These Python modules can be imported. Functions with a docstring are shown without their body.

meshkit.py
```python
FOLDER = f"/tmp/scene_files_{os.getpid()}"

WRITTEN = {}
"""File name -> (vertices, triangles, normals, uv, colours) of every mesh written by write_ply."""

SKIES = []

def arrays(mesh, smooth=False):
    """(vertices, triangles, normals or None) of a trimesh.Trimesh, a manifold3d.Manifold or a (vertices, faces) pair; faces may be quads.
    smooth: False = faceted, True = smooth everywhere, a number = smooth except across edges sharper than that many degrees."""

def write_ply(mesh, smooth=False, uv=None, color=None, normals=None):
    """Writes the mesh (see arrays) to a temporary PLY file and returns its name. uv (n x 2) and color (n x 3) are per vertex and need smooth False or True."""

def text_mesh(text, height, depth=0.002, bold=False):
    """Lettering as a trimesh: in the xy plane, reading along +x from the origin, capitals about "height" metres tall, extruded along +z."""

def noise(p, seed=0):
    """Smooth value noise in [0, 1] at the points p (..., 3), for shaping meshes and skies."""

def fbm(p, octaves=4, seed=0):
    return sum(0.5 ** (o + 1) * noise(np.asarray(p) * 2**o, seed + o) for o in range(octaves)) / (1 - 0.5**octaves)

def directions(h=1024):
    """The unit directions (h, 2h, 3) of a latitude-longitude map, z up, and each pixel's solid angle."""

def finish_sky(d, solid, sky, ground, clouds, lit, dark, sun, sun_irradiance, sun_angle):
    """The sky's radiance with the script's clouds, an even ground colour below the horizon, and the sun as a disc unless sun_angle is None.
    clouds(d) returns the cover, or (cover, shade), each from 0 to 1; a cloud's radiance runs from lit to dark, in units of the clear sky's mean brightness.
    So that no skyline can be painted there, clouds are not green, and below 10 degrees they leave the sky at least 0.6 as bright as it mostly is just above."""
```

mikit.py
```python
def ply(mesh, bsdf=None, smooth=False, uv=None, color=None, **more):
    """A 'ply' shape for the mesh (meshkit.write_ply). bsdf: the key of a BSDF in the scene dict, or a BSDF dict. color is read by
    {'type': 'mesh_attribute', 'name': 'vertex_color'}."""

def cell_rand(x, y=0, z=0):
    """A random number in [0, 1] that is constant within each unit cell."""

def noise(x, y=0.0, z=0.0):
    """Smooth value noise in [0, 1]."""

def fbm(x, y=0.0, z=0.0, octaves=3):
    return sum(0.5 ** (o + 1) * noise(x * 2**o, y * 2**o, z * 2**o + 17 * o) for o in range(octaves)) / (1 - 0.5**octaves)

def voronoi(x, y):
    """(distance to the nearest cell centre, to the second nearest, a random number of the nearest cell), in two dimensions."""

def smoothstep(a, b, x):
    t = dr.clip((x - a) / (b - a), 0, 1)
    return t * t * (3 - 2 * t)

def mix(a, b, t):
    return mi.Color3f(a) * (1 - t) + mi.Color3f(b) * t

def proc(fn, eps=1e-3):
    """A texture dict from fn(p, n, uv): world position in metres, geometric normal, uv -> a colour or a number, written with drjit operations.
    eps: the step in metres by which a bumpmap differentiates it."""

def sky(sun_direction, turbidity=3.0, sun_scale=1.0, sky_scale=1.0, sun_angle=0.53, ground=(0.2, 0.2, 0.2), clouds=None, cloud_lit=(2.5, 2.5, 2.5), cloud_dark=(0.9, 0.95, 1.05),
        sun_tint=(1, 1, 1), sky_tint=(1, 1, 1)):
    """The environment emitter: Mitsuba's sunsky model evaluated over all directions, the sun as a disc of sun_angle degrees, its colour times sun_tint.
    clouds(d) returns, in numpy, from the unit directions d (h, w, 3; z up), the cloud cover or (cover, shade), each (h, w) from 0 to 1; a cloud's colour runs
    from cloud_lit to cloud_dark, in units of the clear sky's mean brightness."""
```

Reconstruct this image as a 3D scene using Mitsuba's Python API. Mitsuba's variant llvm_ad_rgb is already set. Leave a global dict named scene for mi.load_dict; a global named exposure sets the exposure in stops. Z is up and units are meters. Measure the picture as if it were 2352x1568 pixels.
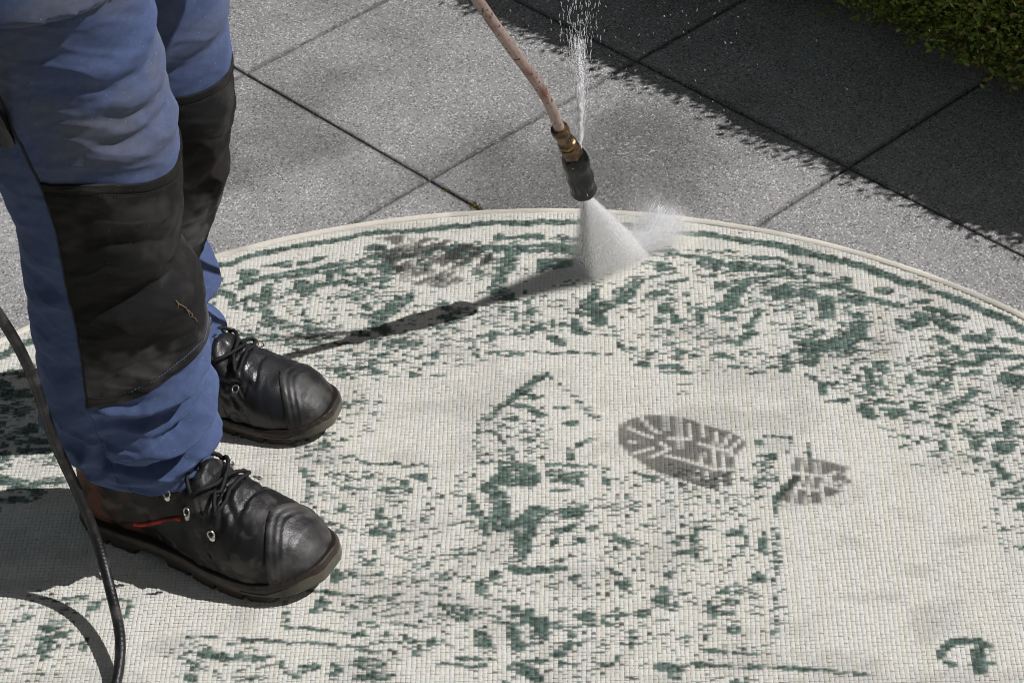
import math
import numpy as np
import trimesh
import drjit as dr
import mitsuba as mi
import mikit
import meshkit
from mikit import proc, noise, fbm, voronoi, cell_rand, smoothstep, mix

T = mi.ScalarTransform4f
scene, labels = {}, {}

# ---------------------------------------------------------------- camera, light, exposure
PITCH, ROLL, CAM_Z = 0.66304, 0.07474, 2.35933
cp, sp = math.cos(PITCH), math.sin(PITCH)
fwd = np.array([0, cp, -sp])
up = math.sin(ROLL) * np.array([-1.0, 0, 0]) * -1 + math.cos(ROLL) * np.array([0, sp, cp])
scene['camera'] = {'type': 'perspective', 'fov': 21.2687, 'fov_axis': 'x', 'near_clip': 0.05, 'far_clip': 500.0,
                   'to_world': T().look_at(origin=[0, 0, CAM_Z], target=(np.array([0, 0, CAM_Z]) + fwd).tolist(), up=up.tolist())}
SUN = np.array([1.0, 0.03, 1.04])
scene['daylight'] = mikit.sky(SUN, turbidity=3, sky_scale=0.56, sun_tint=(0.90, 1.07, 1.45), sky_tint=(1.62, 1.04, 0.62), ground=(0.12, 0.12, 0.12))
exposure = 1.4

# ---------------------------------------------------------------- helpers
def tag(key, label=None, category=None, group=None, kind=None):
    d = {}
    if label: d['label'] = label
    if category: d['category'] = category
    if group: d['group'] = group
    if kind: d['kind'] = kind
    labels[key] = d

def add(key, mesh, bsdf, smooth=30, **kw):
    scene[key] = mikit.ply(mesh, bsdf, smooth=smooth, **kw)

def tube(path, radius, n=12, closed=True):
    p = np.asarray(path, float); m = len(p)
    r = np.broadcast_to(np.asarray(radius, float), (m,))
    t = np.gradient(p, axis=0); t /= np.linalg.norm(t, axis=1, keepdims=True) + 1e-12
    a = np.cross(t[0], [0.13, 0.31, 0.94]); a /= np.linalg.norm(a)
    A = []
    for i in range(m):
        a = a - t[i] * (a @ t[i]); a /= np.linalg.norm(a); A.append(a)
    A = np.array(A); B = np.cross(t, A)
    th = np.arange(n) * 2 * np.pi / n
    v = (p[:, None] + r[:, None, None] * (np.cos(th)[None, :, None] * A[:, None] + np.sin(th)[None, :, None] * B[:, None])).reshape(-1, 3)
    i, j = np.meshgrid(np.arange(m - 1), np.arange(n), indexing='ij')
    q = np.stack([i * n + j, i * n + (j + 1) % n, (i + 1) * n + (j + 1) % n, (i + 1) * n + j], -1).reshape(-1, 4)
    f = np.vstack([q[:, [0, 1, 2]], q[:, [0, 2, 3]]])
    if closed:
        v = np.vstack([v, p[0], p[-1]]); k = np.arange(n)
        f = np.vstack([f, np.stack([np.full(n, m * n), (k + 1) % n, k], 1), np.stack([np.full(n, m * n + 1), (m - 1) * n + k, (m - 1) * n + (k + 1) % n], 1)])
    return trimesh.Trimesh(v, f, process=False)

def spline(pts, n):
    from scipy.interpolate import CubicSpline
    p = np.asarray(pts, float)
    s = np.r_[0, np.cumsum(np.linalg.norm(np.diff(p, axis=0), axis=1))]
    return CubicSpline(s, p)(np.linspace(0, s[-1], n))

def surface_nets(F, org, h):
    """Smooth iso-surface F = 0 of a grid of signed values (negative inside)."""
    nx, ny, nz = F.shape
    s = F < 0
    acc = np.zeros((nx - 1, ny - 1, nz - 1, 3)); cnt = np.zeros((nx - 1, ny - 1, nz - 1))
    cor = [(a, b, c) for a in (0, 1) for b in (0, 1) for c in (0, 1)]
    sl = lambda c: tuple(slice(k, n - 1 + k) for k, n in zip(c, (nx, ny, nz)))
    for c0 in cor:
        for ax in range(3):
            if c0[ax]: continue
            c1 = list(c0); c1[ax] = 1; c1 = tuple(c1)
            f0, f1 = F[sl(c0)], F[sl(c1)]
            m = (f0 < 0) != (f1 < 0)
            t = np.where(m, f0 / np.where(m, f0 - f1, 1), 0)
            for k in range(3):
                acc[..., k] += np.where(m, c0[k] + (t if k == ax else 0), 0)
            cnt += m
    act = cnt > 0
    idx = -np.ones(act.shape, int); idx[act] = np.arange(act.sum())
    base = np.argwhere(act)
    v = (base + acc[act] / cnt[act][:, None]) * h + np.asarray(org)
    faces = []
    for ax in range(3):
        a, b = [(1, 2), (2, 0), (0, 1)][ax]
        lo = [slice(1, -1)] * 3; hi = [slice(1, -1)] * 3
        lo[ax] = slice(0, -1); hi[ax] = slice(1, None)
        m = s[tuple(lo)] != s[tuple(hi)]
        pos = np.argwhere(m); flip = s[tuple(lo)][m]
        off = np.ones(3, int); off[ax] = 0
        pos = pos + off
        def g(da, db):
            q = pos.copy(); q[:, a] -= da; q[:, b] -= db
            return idx[q[:, 0], q[:, 1], q[:, 2]]
        q = np.stack([g(1, 1), g(0, 1), g(0, 0), g(1, 0)], 1)
        q[~flip] = q[~flip][:, ::-1]
        faces.append(q)
    q = np.vstack(faces); q = q[(q >= 0).all(1)]
    return trimesh.Trimesh(v, np.vstack([q[:, [0, 1, 2]], q[:, [0, 2, 3]]]), process=False)

def smin(a, b, k):
    h = np.clip(0.5 + 0.5 * (b - a) / k, 0, 1)
    return b * (1 - h) + a * h - k * h * (1 - h)

def grid_of(lo, hi, h):
    ax = [np.arange(l, u + h, h) for l, u in zip(lo, hi)]
    return np.meshgrid(*ax, indexing='ij')

def capsule(P, a, b, ra, rb):
    a, b = np.asarray(a, float), np.asarray(b, float)
    d = b - a
    t = np.clip(sum((P[k] - a[k]) * d[k] for k in range(3)) / (d @ d), 0, 1)
    return np.sqrt(sum((P[k] - a[k] - t * d[k]) ** 2 for k in range(3))) - (ra + (rb - ra) * t)

def clay(color, rough=0.6, spec=0.4, **kw):
    return {'type': 'twosided', 'bsdf': {'type': 'principled', 'base_color': color if isinstance(color, dict) else {'type': 'rgb', 'value': list(color)}, 'roughness': rough, 'specular': spec, **kw}}

def bump(bsdf, fn, scale, eps=1e-3):
    inner = bsdf['bsdf'] if bsdf['type'] == 'twosided' else bsdf
    return {'type': 'twosided', 'bsdf': {'type': 'bumpmap', 'texture': proc(fn, eps), 'scale': scale, 'bsdf': inner}}

# ---------------------------------------------------------------- pavement and ground
GA, GO, GS = 0.86459, np.array([-0.40004, 3.77863]), 0.45
GU, GV = np.array([math.cos(GA), -math.sin(GA)]), np.array([math.sin(GA), math.cos(GA)])

def slab_coords(p):
    x, y = p.x - float(GO[0]), p.y - float(GO[1])
    return (x * float(GU[0]) + y * float(GU[1])) / GS, (x * float(GV[0]) + y * float(GV[1])) / GS

def wetness(p):
    dx, dy = p.x - 0.13, p.y - 3.42
    d = dr.sqrt(dx * dx * 0.8 + dy * dy * 1.6)
    return smoothstep(0.34, 0.08, d + 0.28 * (fbm(p.x * 9, p.y * 9, 3.0) - 0.5))

def slab_color(p, n, uv):
    u, v = slab_coords(p)
    tone = 0.86 + 0.28 * cell_rand(u, v, 7)
    big = fbm(p.x * 5, p.y * 5, 2.0, 4)
    d1, d2, r = voronoi(p.x * 250, p.y * 250)
    e1, e2, q = voronoi(p.x * 520 + 9, p.y * 520)
    base = mix((0.305, 0.302, 0.298), (0.395, 0.391, 0.385), big) * tone
    fine = 0.80 + 0.40 * q
    c = base * fine
    c = dr.select((r > 0.86) & (d1 < 0.42), mix((0.42, 0.42, 0.415), (0.80, 0.80, 0.79), q), c)
    c = dr.select((r < 0.16) & (d1 < 0.5), c * 0.55, c)
    c = dr.select((r > 0.20) & (r < 0.235) & (d1 < 0.4), mi.Color3f(0.20, 0.13, 0.085), c)
    c = dr.select((q > 0.94) & (e1 < 0.5), mi.Color3f(0.74, 0.74, 0.73), c)
    stain = smoothstep(0.56, 0.74, fbm(p.x * 3.1 + 4, p.y * 3.1, 1.0, 4))
    c = c * (1 - 0.36 * stain) * (0.86 + 0.28 * fbm(p.x * 17, p.y * 17, 5.0, 3))
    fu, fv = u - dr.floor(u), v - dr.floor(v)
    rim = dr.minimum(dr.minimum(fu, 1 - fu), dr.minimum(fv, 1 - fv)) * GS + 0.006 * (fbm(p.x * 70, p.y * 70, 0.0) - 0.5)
    c = c * (1 - 0.42 * smoothstep(0.0085, 0.0035, rim))  # shade of the chamfers put into the edge colour, along with edge dirt
    return c * (1 - 0.42 * wetness(p))

def slab_height(p, n, uv):
    d1, d2, r = voronoi(p.x * 250, p.y * 250)
    e1, e2, q = voronoi(p.x * 520 + 9, p.y * 520)
    return smoothstep(0.7, 0.1, d1) * (0.4 + 0.6 * r) + 0.5 * smoothstep(0.6, 0.1, e1) * q

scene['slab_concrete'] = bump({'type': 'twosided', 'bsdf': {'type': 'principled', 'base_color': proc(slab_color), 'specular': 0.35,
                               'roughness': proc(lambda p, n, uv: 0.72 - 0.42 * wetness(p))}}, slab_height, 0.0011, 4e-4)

def joint_color(p, n, uv):
    c = mix((0.022, 0.0195, 0.016), (0.075, 0.062, 0.048), fbm(p.x * 60, p.y * 60, 0.0))
    moss = smoothstep(0.52, 0.62, fbm(p.x * 22 + 3, p.y * 22 + 8, 0.0))
    return mix(c, (0.13, 0.105, 0.015), moss * smoothstep(0.12, 0.04, dr.sqrt(dr.square(p.x + 0.03) + dr.square(p.y - 3.38))))
scene['joint_sand'] = clay(proc(joint_color), 0.95, 0.1)
scene['soil'] = clay(proc(lambda p, n, uv: mix((0.06, 0.05, 0.038), (0.11, 0.095, 0.075), fbm(p.x * 6, p.y * 6, 0.0))), 0.95, 0.1)

G0 = 60.0
add('ground', (np.array([[-G0, -G0, -0.05], [G0, -G0, -0.05], [G0, G0, -0.05], [-G0, G0, -0.05]]), np.array([[0, 1, 2], [0, 2, 3]])), 'soil', smooth=False)
tag('ground', 'bare brown soil sheet stretching out beyond the edges of the grey paving', 'ground', kind='structure')

def slab_mesh():
    a, c, b = GS / 2 - 0.0016, 0.0024, -0.042
    ring = lambda s, z: [[-s, -s, z], [s, -s, z], [s, s, z], [-s, s, z]]
    v = np.array(ring(a, b) + ring(a, -c) + ring(a - c * 0.35, -c * 0.3) + ring(a - c, 0.0))
    f = [[0, 3, 2, 1], [12, 13, 14, 15]]
    for k in range(3):
        for j in range(4):
            f.append([4 * k + j, 4 * k + (j + 1) % 4, 4 * k + 4 + (j + 1) % 4, 4 * k + 4 + j])
    return trimesh.Trimesh(v, np.vstack([np.array(f)[:, [0, 1, 2]], np.array(f)[:, [0, 2, 3]]]), process=False)

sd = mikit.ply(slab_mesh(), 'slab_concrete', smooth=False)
rs = np.random.RandomState(5)
slabs = []
for i in range(-4, 8):
    for j in range(-7, 5):
        q = GO + GS * ((i + 0.5) * GU + (j + 0.5) * GV)
        if abs(q[0]) < 2.4 and 1.2 < q[1] < 5.4:
            slabs.append((np.hypot(q[0], q[1] - 3.3), q, rs.uniform(-0.0016, 0, 1)[0], rs.normal(0, 0.05, 2), rs.normal(0, 0.08)))
slabs.sort(key=lambda s: s[0])
J = 2.9
add('pavement', (np.array([[-J, 0.9, -0.009], [J, 0.9, -0.009], [J, 5.9, -0.009], [-J, 5.9, -0.009]]), np.array([[0, 1, 2], [0, 2, 3]])), 'joint_sand', smooth=False)
tag('pavement', 'square grey exposed aggregate paving slabs laid diagonally with dark sandy joints', 'pavement', kind='structure')
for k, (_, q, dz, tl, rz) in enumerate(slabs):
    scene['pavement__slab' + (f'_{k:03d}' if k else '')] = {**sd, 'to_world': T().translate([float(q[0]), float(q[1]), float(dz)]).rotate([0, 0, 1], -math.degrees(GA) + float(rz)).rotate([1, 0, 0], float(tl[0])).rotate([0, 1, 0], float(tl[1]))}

# ---------------------------------------------------------------- rug: every stitch of the flat weave is a small pillow of its own
RUG_YAW = -3.70
STROKES = '''5.1 90 -425 944 -395 950 -367 965 -342 974 -314 983 -287 991 -250 997 -215 1007 -178 1016 -142 1017 -110 1020
4.6 80 -342 939 -310 944
4.1 75 -298 945 -276 951 -254 960
5.5 85 -367 900 -348 910 -321 916 -298 925 -269 929 -246 936 -217 937 -195 949
6.4 80 -378 928 -365 908 -376 890
4.6 80 -305 913 -273 919 -248 920 -210 931 -175 929
5.5 80 -246 920 -246 901
10.1 90 -289 893 -278 874
4.6 85 -279 887 -247 891 -224 895 -204 888
5.5 70 -228 913 -202 906
6.4 90 -190 951 -155 954 -134 953
9.2 80 -162 939 -158 914 -160 901
7.3 85 -423 870 -405 882 -386 868
5.5 70 -386 862 -384 844
4.6 80 -367 859 -353 866 -347 857
4.6 80 -366 853 -363 838 -351 832
8.3 75 -336 888 -333 870 -335 844 -331 815 -322 802 -303 793
4.6 70 -331 798 -311 796
11 75 -136 848 -141 825 -171 804 -160 778
6.4 50 -275 820 -272 784 -260 771 -259 751
3.7 50 -178 879 -172 850
6.4 70 -200 768 -181 766
2.8 60 -273 720 -243 720
5.5 92 -116 1019 -83 1023 -55 1019 -27 1025 5 1025 37 1023 70 1023 102 1019 134 1017 199 1006 230 993 262 987 286 981
4.6 85 17 986 38 990 62 987
4.6 60 86 983 117 978
5.5 85 -80 966 -48 967 -26 965 6 963 46 963 102 960 134 953
4.1 80 29 951 70 950 134 947
9.2 80 18 944 17 917 7 904 2 881 5 857
6.4 90 59 925 86 927 134 920
5.5 90 61 912 126 913
8.3 75 -7 858 15 852 21 838
2.8 70 -28 854 -7 858
7.3 75 -75 831 -65 815 -53 812
4.6 70 -79 803 -52 793 -73 783
4.6 50 49 847 46 827 50 806 44 789
6.4 80 143 849 140 831
9.2 75 126 819 152 810 168 817 186 831 193 864
4.6 60 173 855 171 830
4.6 85 121 797 143 796
9.2 85 147 793 149 775
3.7 80 -23 756 -5 759 11 758
2.8 90 24 759 46 757
4.1 70 49 763 69 765
3.7 60 81 787 84 774 103 770
6.4 85 113 780 118 757 126 752
5.5 80 80 744 95 734
1.5 90 148 747 173 744
1.3 60 4 718 49 715 87 711 163 704
2 60 -105 715 -51 717
2.3 60 -147 703 -88 695
4.6 60 198 951 261 937
5.5 60 205 916 244 903
6.4 93 283 981 304 980 327 972 358 961 382 951 405 944 436 930 458 917 481 907 511 893
3.2 60 292 937 344 932
5.5 85 278 925 301 918 321 909
8.3 80 299 910 316 899
6.4 85 360 896 386 887 417 877
4.6 85 380 913 409 909 421 898
3.2 80 447 870 474 868
4.1 85 361 865 393 868 439 863
2.3 80 420 852 469 847 508 847
7.3 90 385 832 414 841 421 820 396 816
8.3 85 406 829 444 826 451 813
4.6 80 447 839 505 835
5.5 70 356 849 361 860
4.6 80 322 859 340 861
10.1 85 343 840 336 820 328 805 317 801
3.7 60 295 797 312 798
4.6 85 316 776 334 772
2.3 70 335 787 353 786
5.5 75 368 790 364 768 353 753
6.4 80 358 741 346 729 339 717
3.2 70 258 776 273 776
4.6 60 234 760 240 752 249 743
2.8 70 228 898 256 896
3.2 60 218 878 233 880
3.7 65 252 866 276 870
3.7 60 210 835 230 841 239 844
5.5 85 447 726 461 737
5.5 85 488 729 494 721
7.3 85 429 712 459 706 488 711
5.5 80 416 696 443 694 486 694
8.3 80 403 682 402 658
5.5 95 234 672 257 669
2.8 80 277 709 295 703
4.6 75 309 695 330 686
6.9 93 422 927 448 920 468 911 491 901 513 892 535 876 557 861 579 844 598 838 615 825 634 812 651 799 672 782 693 766 713 750 733 729
5.5 80 530 808 552 797 572 788
4.6 70 502 828 523 819
8.3 75 489 813 520 801
3.7 60 588 797 608 799
5.5 85 608 781 629 777
6.4 70 630 765 654 758
8.3 85 566 754 577 743 592 747 593 769 616 761 628 740 636 732
8.3 80 614 711 621 704
9.2 80 511 767 514 747 504 732 492 706 485 687
8.3 75 480 719 458 703 438 704
8.3 85 655 714 679 710
6.4 70 705 706 730 698
7.3 80 634 689 639 679
4.6 85 658 685 703 682
5.5 90 662 673 725 667
4.6 80 703 646 724 650
6.4 85 637 657 662 658
5.5 80 624 644 611 637
6.4 85 582 639 619 630
6.4 85 527 661 535 644
6.4 80 509 650 513 633 509 612
4.6 85 592 612 616 604
2.3 70 587 620 623 615
5.5 80 651 598 638 584 625 576 618 565 602 554 594 543
4.6 80 431 642 447 623 462 619
3.7 70 454 587 480 586
4.1 75 493 597 505 589
8.3 80 502 569 508 555
5.5 85 529 563 545 562 552 548
5.5 75 72 664 53 644 32 617 13 597 6 581 -5 571
3.7 80 50 616 64 613
5.5 85 37 598 53 590 68 575
2.6 45 -15 561 -19 530 -20 496 -21 463 -24 435
3.7 50 10 535 15 519
5.5 80 27 507 26 489
3.2 85 -13 480 4 482 48 473
5.5 85 16 466 56 464
8.3 85 8 448 55 450 51 435
2.3 70 13 429 53 427
9.2 75 -5 432 10 418 10 403 15 375 14 356
5.5 70 -27 415 -22 392 -10 370 -1 346
11 75 66 381 52 365 47 346
9.2 70 21 356 35 347
1.8 85 -189 505 -177 495 -165 488 -149 485 -131 486 -118 482 -98 482 -83 479
4.6 80 -104 460 -88 457 -89 447
3.2 85 -146 434 -130 428
1.5 60 -197 439 -160 437
2 60 -163 459 -125 449
7.3 50 -254 524 -232 525 -221 540
4.6 60 -254 477 -245 463 -243 437 -245 413
4.6 60 -189 691 -165 685
1.8 90 -83 668 -71 667
6.4 60 -138 365 -123 352
3.7 50 -152 372 -128 365
2.8 70 72 662 84 654
3.7 50 92 642 105 622 117 601 129 586 142 565
2.6 70 85 591 105 590
4.1 75 120 511 139 522
3.7 75 110 501 110 483
2.8 70 78 471 123 467 143 467
5.5 70 78 454 121 449
4.6 70 83 440 120 434
2.3 70 81 422 103 421
2 50 155 474 153 422
6.4 70 52 382 63 379
9.2 75 44 363 58 367
3.7 60 108 392 123 389
5.5 70 97 371 120 379
4.6 70 82 343 114 349
2.3 65 184 451 221 442
2 60 229 443 271 439
2.8 50 295 434 314 444
4.6 80 200 677 213 676
4.1 90 234 672 258 667
1.3 60 231 659 279 656
2.8 70 326 667 337 664
3.7 50 352 649 368 653
2.3 50 256 631 275 630
2.3 60 255 384 276 380
4.6 90 592 528 607 523
3.2 85 618 517 628 516
2.8 65 559 532 580 531
2 80 566 503 574 501
5.5 80 596 490 595 479
7.3 75 627 509 644 499 632 475
4.1 85 652 503 683 503 704 496
6.4 80 682 526 683 499
4.1 80 693 523 707 518
3.7 80 628 457 645 454
5.5 80 656 443 663 432
2.8 80 660 424 675 421
5.5 75 651 413 672 414
4.6 80 662 389 687 385
1.3 50 515 530 541 511 567 487 586 464
3.7 80 364 429 378 430
2.3 45 373 388 370 346 367 293
2.8 35 397 509 394 469
2 80 368 516 400 515
2.8 60 423 494 423 468
4.1 80 406 432 388 413 374 393
6.8 85 -705 744 -684 769 -670 781 -657 783
5.8 70 -669 726 -653 726
5.8 70 -663 708 -650 707
10.6 80 -694 679 -684 679 -671 658 -656 662
1.9 80 -670 571 -633 567
5.8 85 -626 557 -605 554
3.9 80 -615 537 -596 537
2.9 80 -619 522 -592 520
4.8 60 -665 507 -652 506
8.7 80 -661 481 -636 470 -625 470
5.8 80 -611 462 -598 475 -575 474
5.8 85 -654 439 -615 435
9.2 60 -553 193 -541 197
4.6 70 -566 172 -547 175 -528 177
3.7 80 -554 164 -541 164
1.7 80 -596 205 -581 204
5.5 70 -551 156 -549 141
3.7 60 -504 211 -503 230
3.2 60 -489 238 -455 234 -449 222 -455 203
1.8 80 -538 245 -510 243
4.6 70 -500 154 -498 168
2 70 -367 166 -331 165
2.8 80 -312 162 -292 160
8.3 80 -344 136 -326 132
2.8 75 -323 131 -282 127
6.4 70 -147 353 -122 350 -127 336
3.7 75 -212 244 -195 239 -167 234
2.3 60 -232 248 -215 246
5.5 55 -146 225 -119 232 -122 222
4.6 50 -62 222 -49 211
2 70 -217 205 -167 204
3.2 60 -252 224 -250 183
2.3 80 -248 177 -190 171 -149 165
2.2 75 -312 162 -292 161 -254 155 -208 149 -184 145 -150 141
4.6 60 -305 131 -261 124
3.7 50 -254 120 -230 95
6.4 70 -221 107 -204 110
10.1 60 -149 114 -127 109 -134 91
2.8 70 -151 135 -124 133
5.5 70 -151 90 -113 88
1.7 90 -34 120 8 116
1.7 90 -35 106 1 103
1.7 90 -59 109 -47 108
9.2 50 -47 197 -21 189
4.6 70 -22 387 -7 365 2 344
10.1 80 10 373 14 362 20 355
10.1 80 59 383 51 364 46 346 42 333 42 313
8.3 75 96 377 113 372
3.7 80 82 342 102 345 116 353
3.2 75 149 334 167 332
5.5 80 167 326 178 313
3.2 70 27 297 44 296
5.5 90 29 277 54 272 94 272
2.3 80 80 285 95 284
3.2 50 106 298 96 288
3.2 85 150 269 164 259
3.7 80 161 241 179 240
2.8 80 207 228 229 229
4.6 60 245 318 247 295
4.6 55 268 346 265 298
2.8 80 26 207 39 205
5.5 70 34 195 56 198 48 189
3.2 75 14 179 45 176
4.6 75 57 182 72 182
7.3 80 35 166 36 151 42 135
7.3 85 67 169 71 155
4.6 70 70 174 91 168
2.6 80 49 139 69 142
5.5 75 114 184 129 179 124 174
3.7 55 133 187 175 185
4.6 60 143 181 152 171
4.6 65 181 154 181 131
6.4 75 104 135 89 120
2.2 60 114 134 130 145
4.6 70 0 150 8 140
1.5 90 -35 120 9 115
2.3 85 52 111 73 109
5.5 80 32 102 57 99
8.3 80 55 92 63 82
1.4 60 89 105 116 103
2.8 80 139 101 158 100
7.3 70 216 98 234 90 233 75
1.8 80 236 96 253 96
2.7 45 371 372 367 290 361 210 353 121
4.3 50 266 349 264 281
5.5 60 351 323 353 293
3.1 60 327 338 326 305 314 284
2.7 75 269 117 337 109
2.4 80 263 93 329 86 364 83 433 73
1.7 50 438 73 459 70
4.3 85 552 98 557 110 568 120 586 120 604 116
7.3 85 600 111 596 86 599 72
4.3 60 552 98 566 80
3.7 50 614 110 613 81'''
PATCHES = '''-366 924 13 9 80
-181 977 14 8 90
-146 922 9 7 60
-412 911 6 14 60
-412 851 4 5 80
-323 906 6 14 50
-154 775 10 7 90
-182 832 9 12 60
-172 746 6 12 70
-231 777 129 92 10
-121 743 19 9 50
-189 717 11 7 50
-165 699 64 21 22
-1 988 9 8 80
-61 956 16 14 90
-103 962 9 8 80
-108 925 10 10 85
-15 935 10 12 80
-42 931 6 12 60
-24 901 6 7 80
61 904 6 6 90
144 775 13 6 90
-6 747 5 8 70
177 726 5 12 50
19 713 14 7 50
39 710 6 6 60
-141 747 17 9 50
-112 740 9 8 70
-38 739 9 12 60
-25 716 6 8 70
-81 731 72 42 18
41 799 86 46 12
309 878 11 8 50
346 898 13 13 95
367 917 9 8 50
448 883 6 10 80
436 891 6 5 70
499 854 9 9 80
467 799 14 18 95
468 777 10 9 80
497 810 9 23 60
316 849 9 10 85
241 803 10 12 90
249 782 7 12 85
270 834 7 7 70
285 777 7 12 80
274 803 4 14 70
286 797 4 18 50
230 775 7 9 60
241 903 13 7 60
250 822 10 8 60
220 829 7 7 60
439 678 11 18 85
483 687 9 9 80
207 679 9 6 90
278 692 9 7 80
332 666 6 3 90
257 700 9 8 60
339 712 129 46 12
251 825 72 81 10
550 826 11 9 85
577 813 4 5 60
440 682 10 18 85
455 733 10 8 85
426 670 6 5 70
687 722 9 8 70
618 675 7 14 70
566 628 7 9 90
528 618 6 14 80
579 644 9 5 60
702 621 19 14 95
590 592 7 5 60
448 608 7 12 85
534 551 7 8 90
556 678 72 81 17
664 590 50 69 11
29 568 10 6 90
50 526 7 7 60
31 443 23 14 85
-1 406 9 6 70
-110 443 6 9 80
-105 428 7 5 80
-251 505 7 5 70
-224 495 10 9 50
-213 685 7 7 70
-112 672 9 6 80
-94 695 9 5 80
-175 683 57 16 20
-142 389 4 9 80
-185 596 29 46 16
-173 416 57 58 15
-231 518 36 58 12
32 538 43 69 12
-44 410 36 46 12
107 557 10 6 85
38 351 11 12 80
134 346 6 7 90
262 612 9 3 40
359 457 11 23 50
353 425 10 12 60
357 504 6 6 60
242 396 100 58 10
673 477 16 14 90
680 361 7 6 80
372 475 10 6 70
371 440 9 5 60
612 507 72 69 8
665 353 21 69 12
-685 704 9 15 30
-651 622 12 10 70
-676 628 6 15 50
-635 584 9 12 80
-581 550 9 12 80
-661 528 11 12 85
-664 554 6 7 70
-638 459 6 7 80
-602 450 9 10 60
-582 213 9 6 70
-497 226 9 9 80
-306 133 9 8 80
-358 116 7 9 50
-360 99 9 9 60
-605 176 9 12 50
-568 174 50 69 10
-329 117 57 46 12
-193 269 7 14 80
-58 265 10 9 60
-9 243 7 14 70
-207 218 9 12 50
-183 102 7 16 50
-3 149 9 14 70
-82 128 6 6 80
-99 251 72 104 15
-43 219 50 81 13
133 345 6 6 85
8 264 9 10 85
-9 244 9 7 80
110 255 6 6 90
84 325 4 14 70
120 324 6 7 70
169 232 6 5 80
223 218 9 7 80
217 203 11 8 60
236 253 9 6 60
194 185 9 7 80
106 154 7 7 85
-33 198 16 14 60
-23 192 6 12 70
88 222 143 139 8
312 328 8 8 70
343 244 11 9 85
296 220 10 4 80
318 217 6 6 60
306 202 10 8 60
281 185 8 11 70
302 182 10 5 90
306 153 9 9 70
291 213 67 185 7'''
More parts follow.
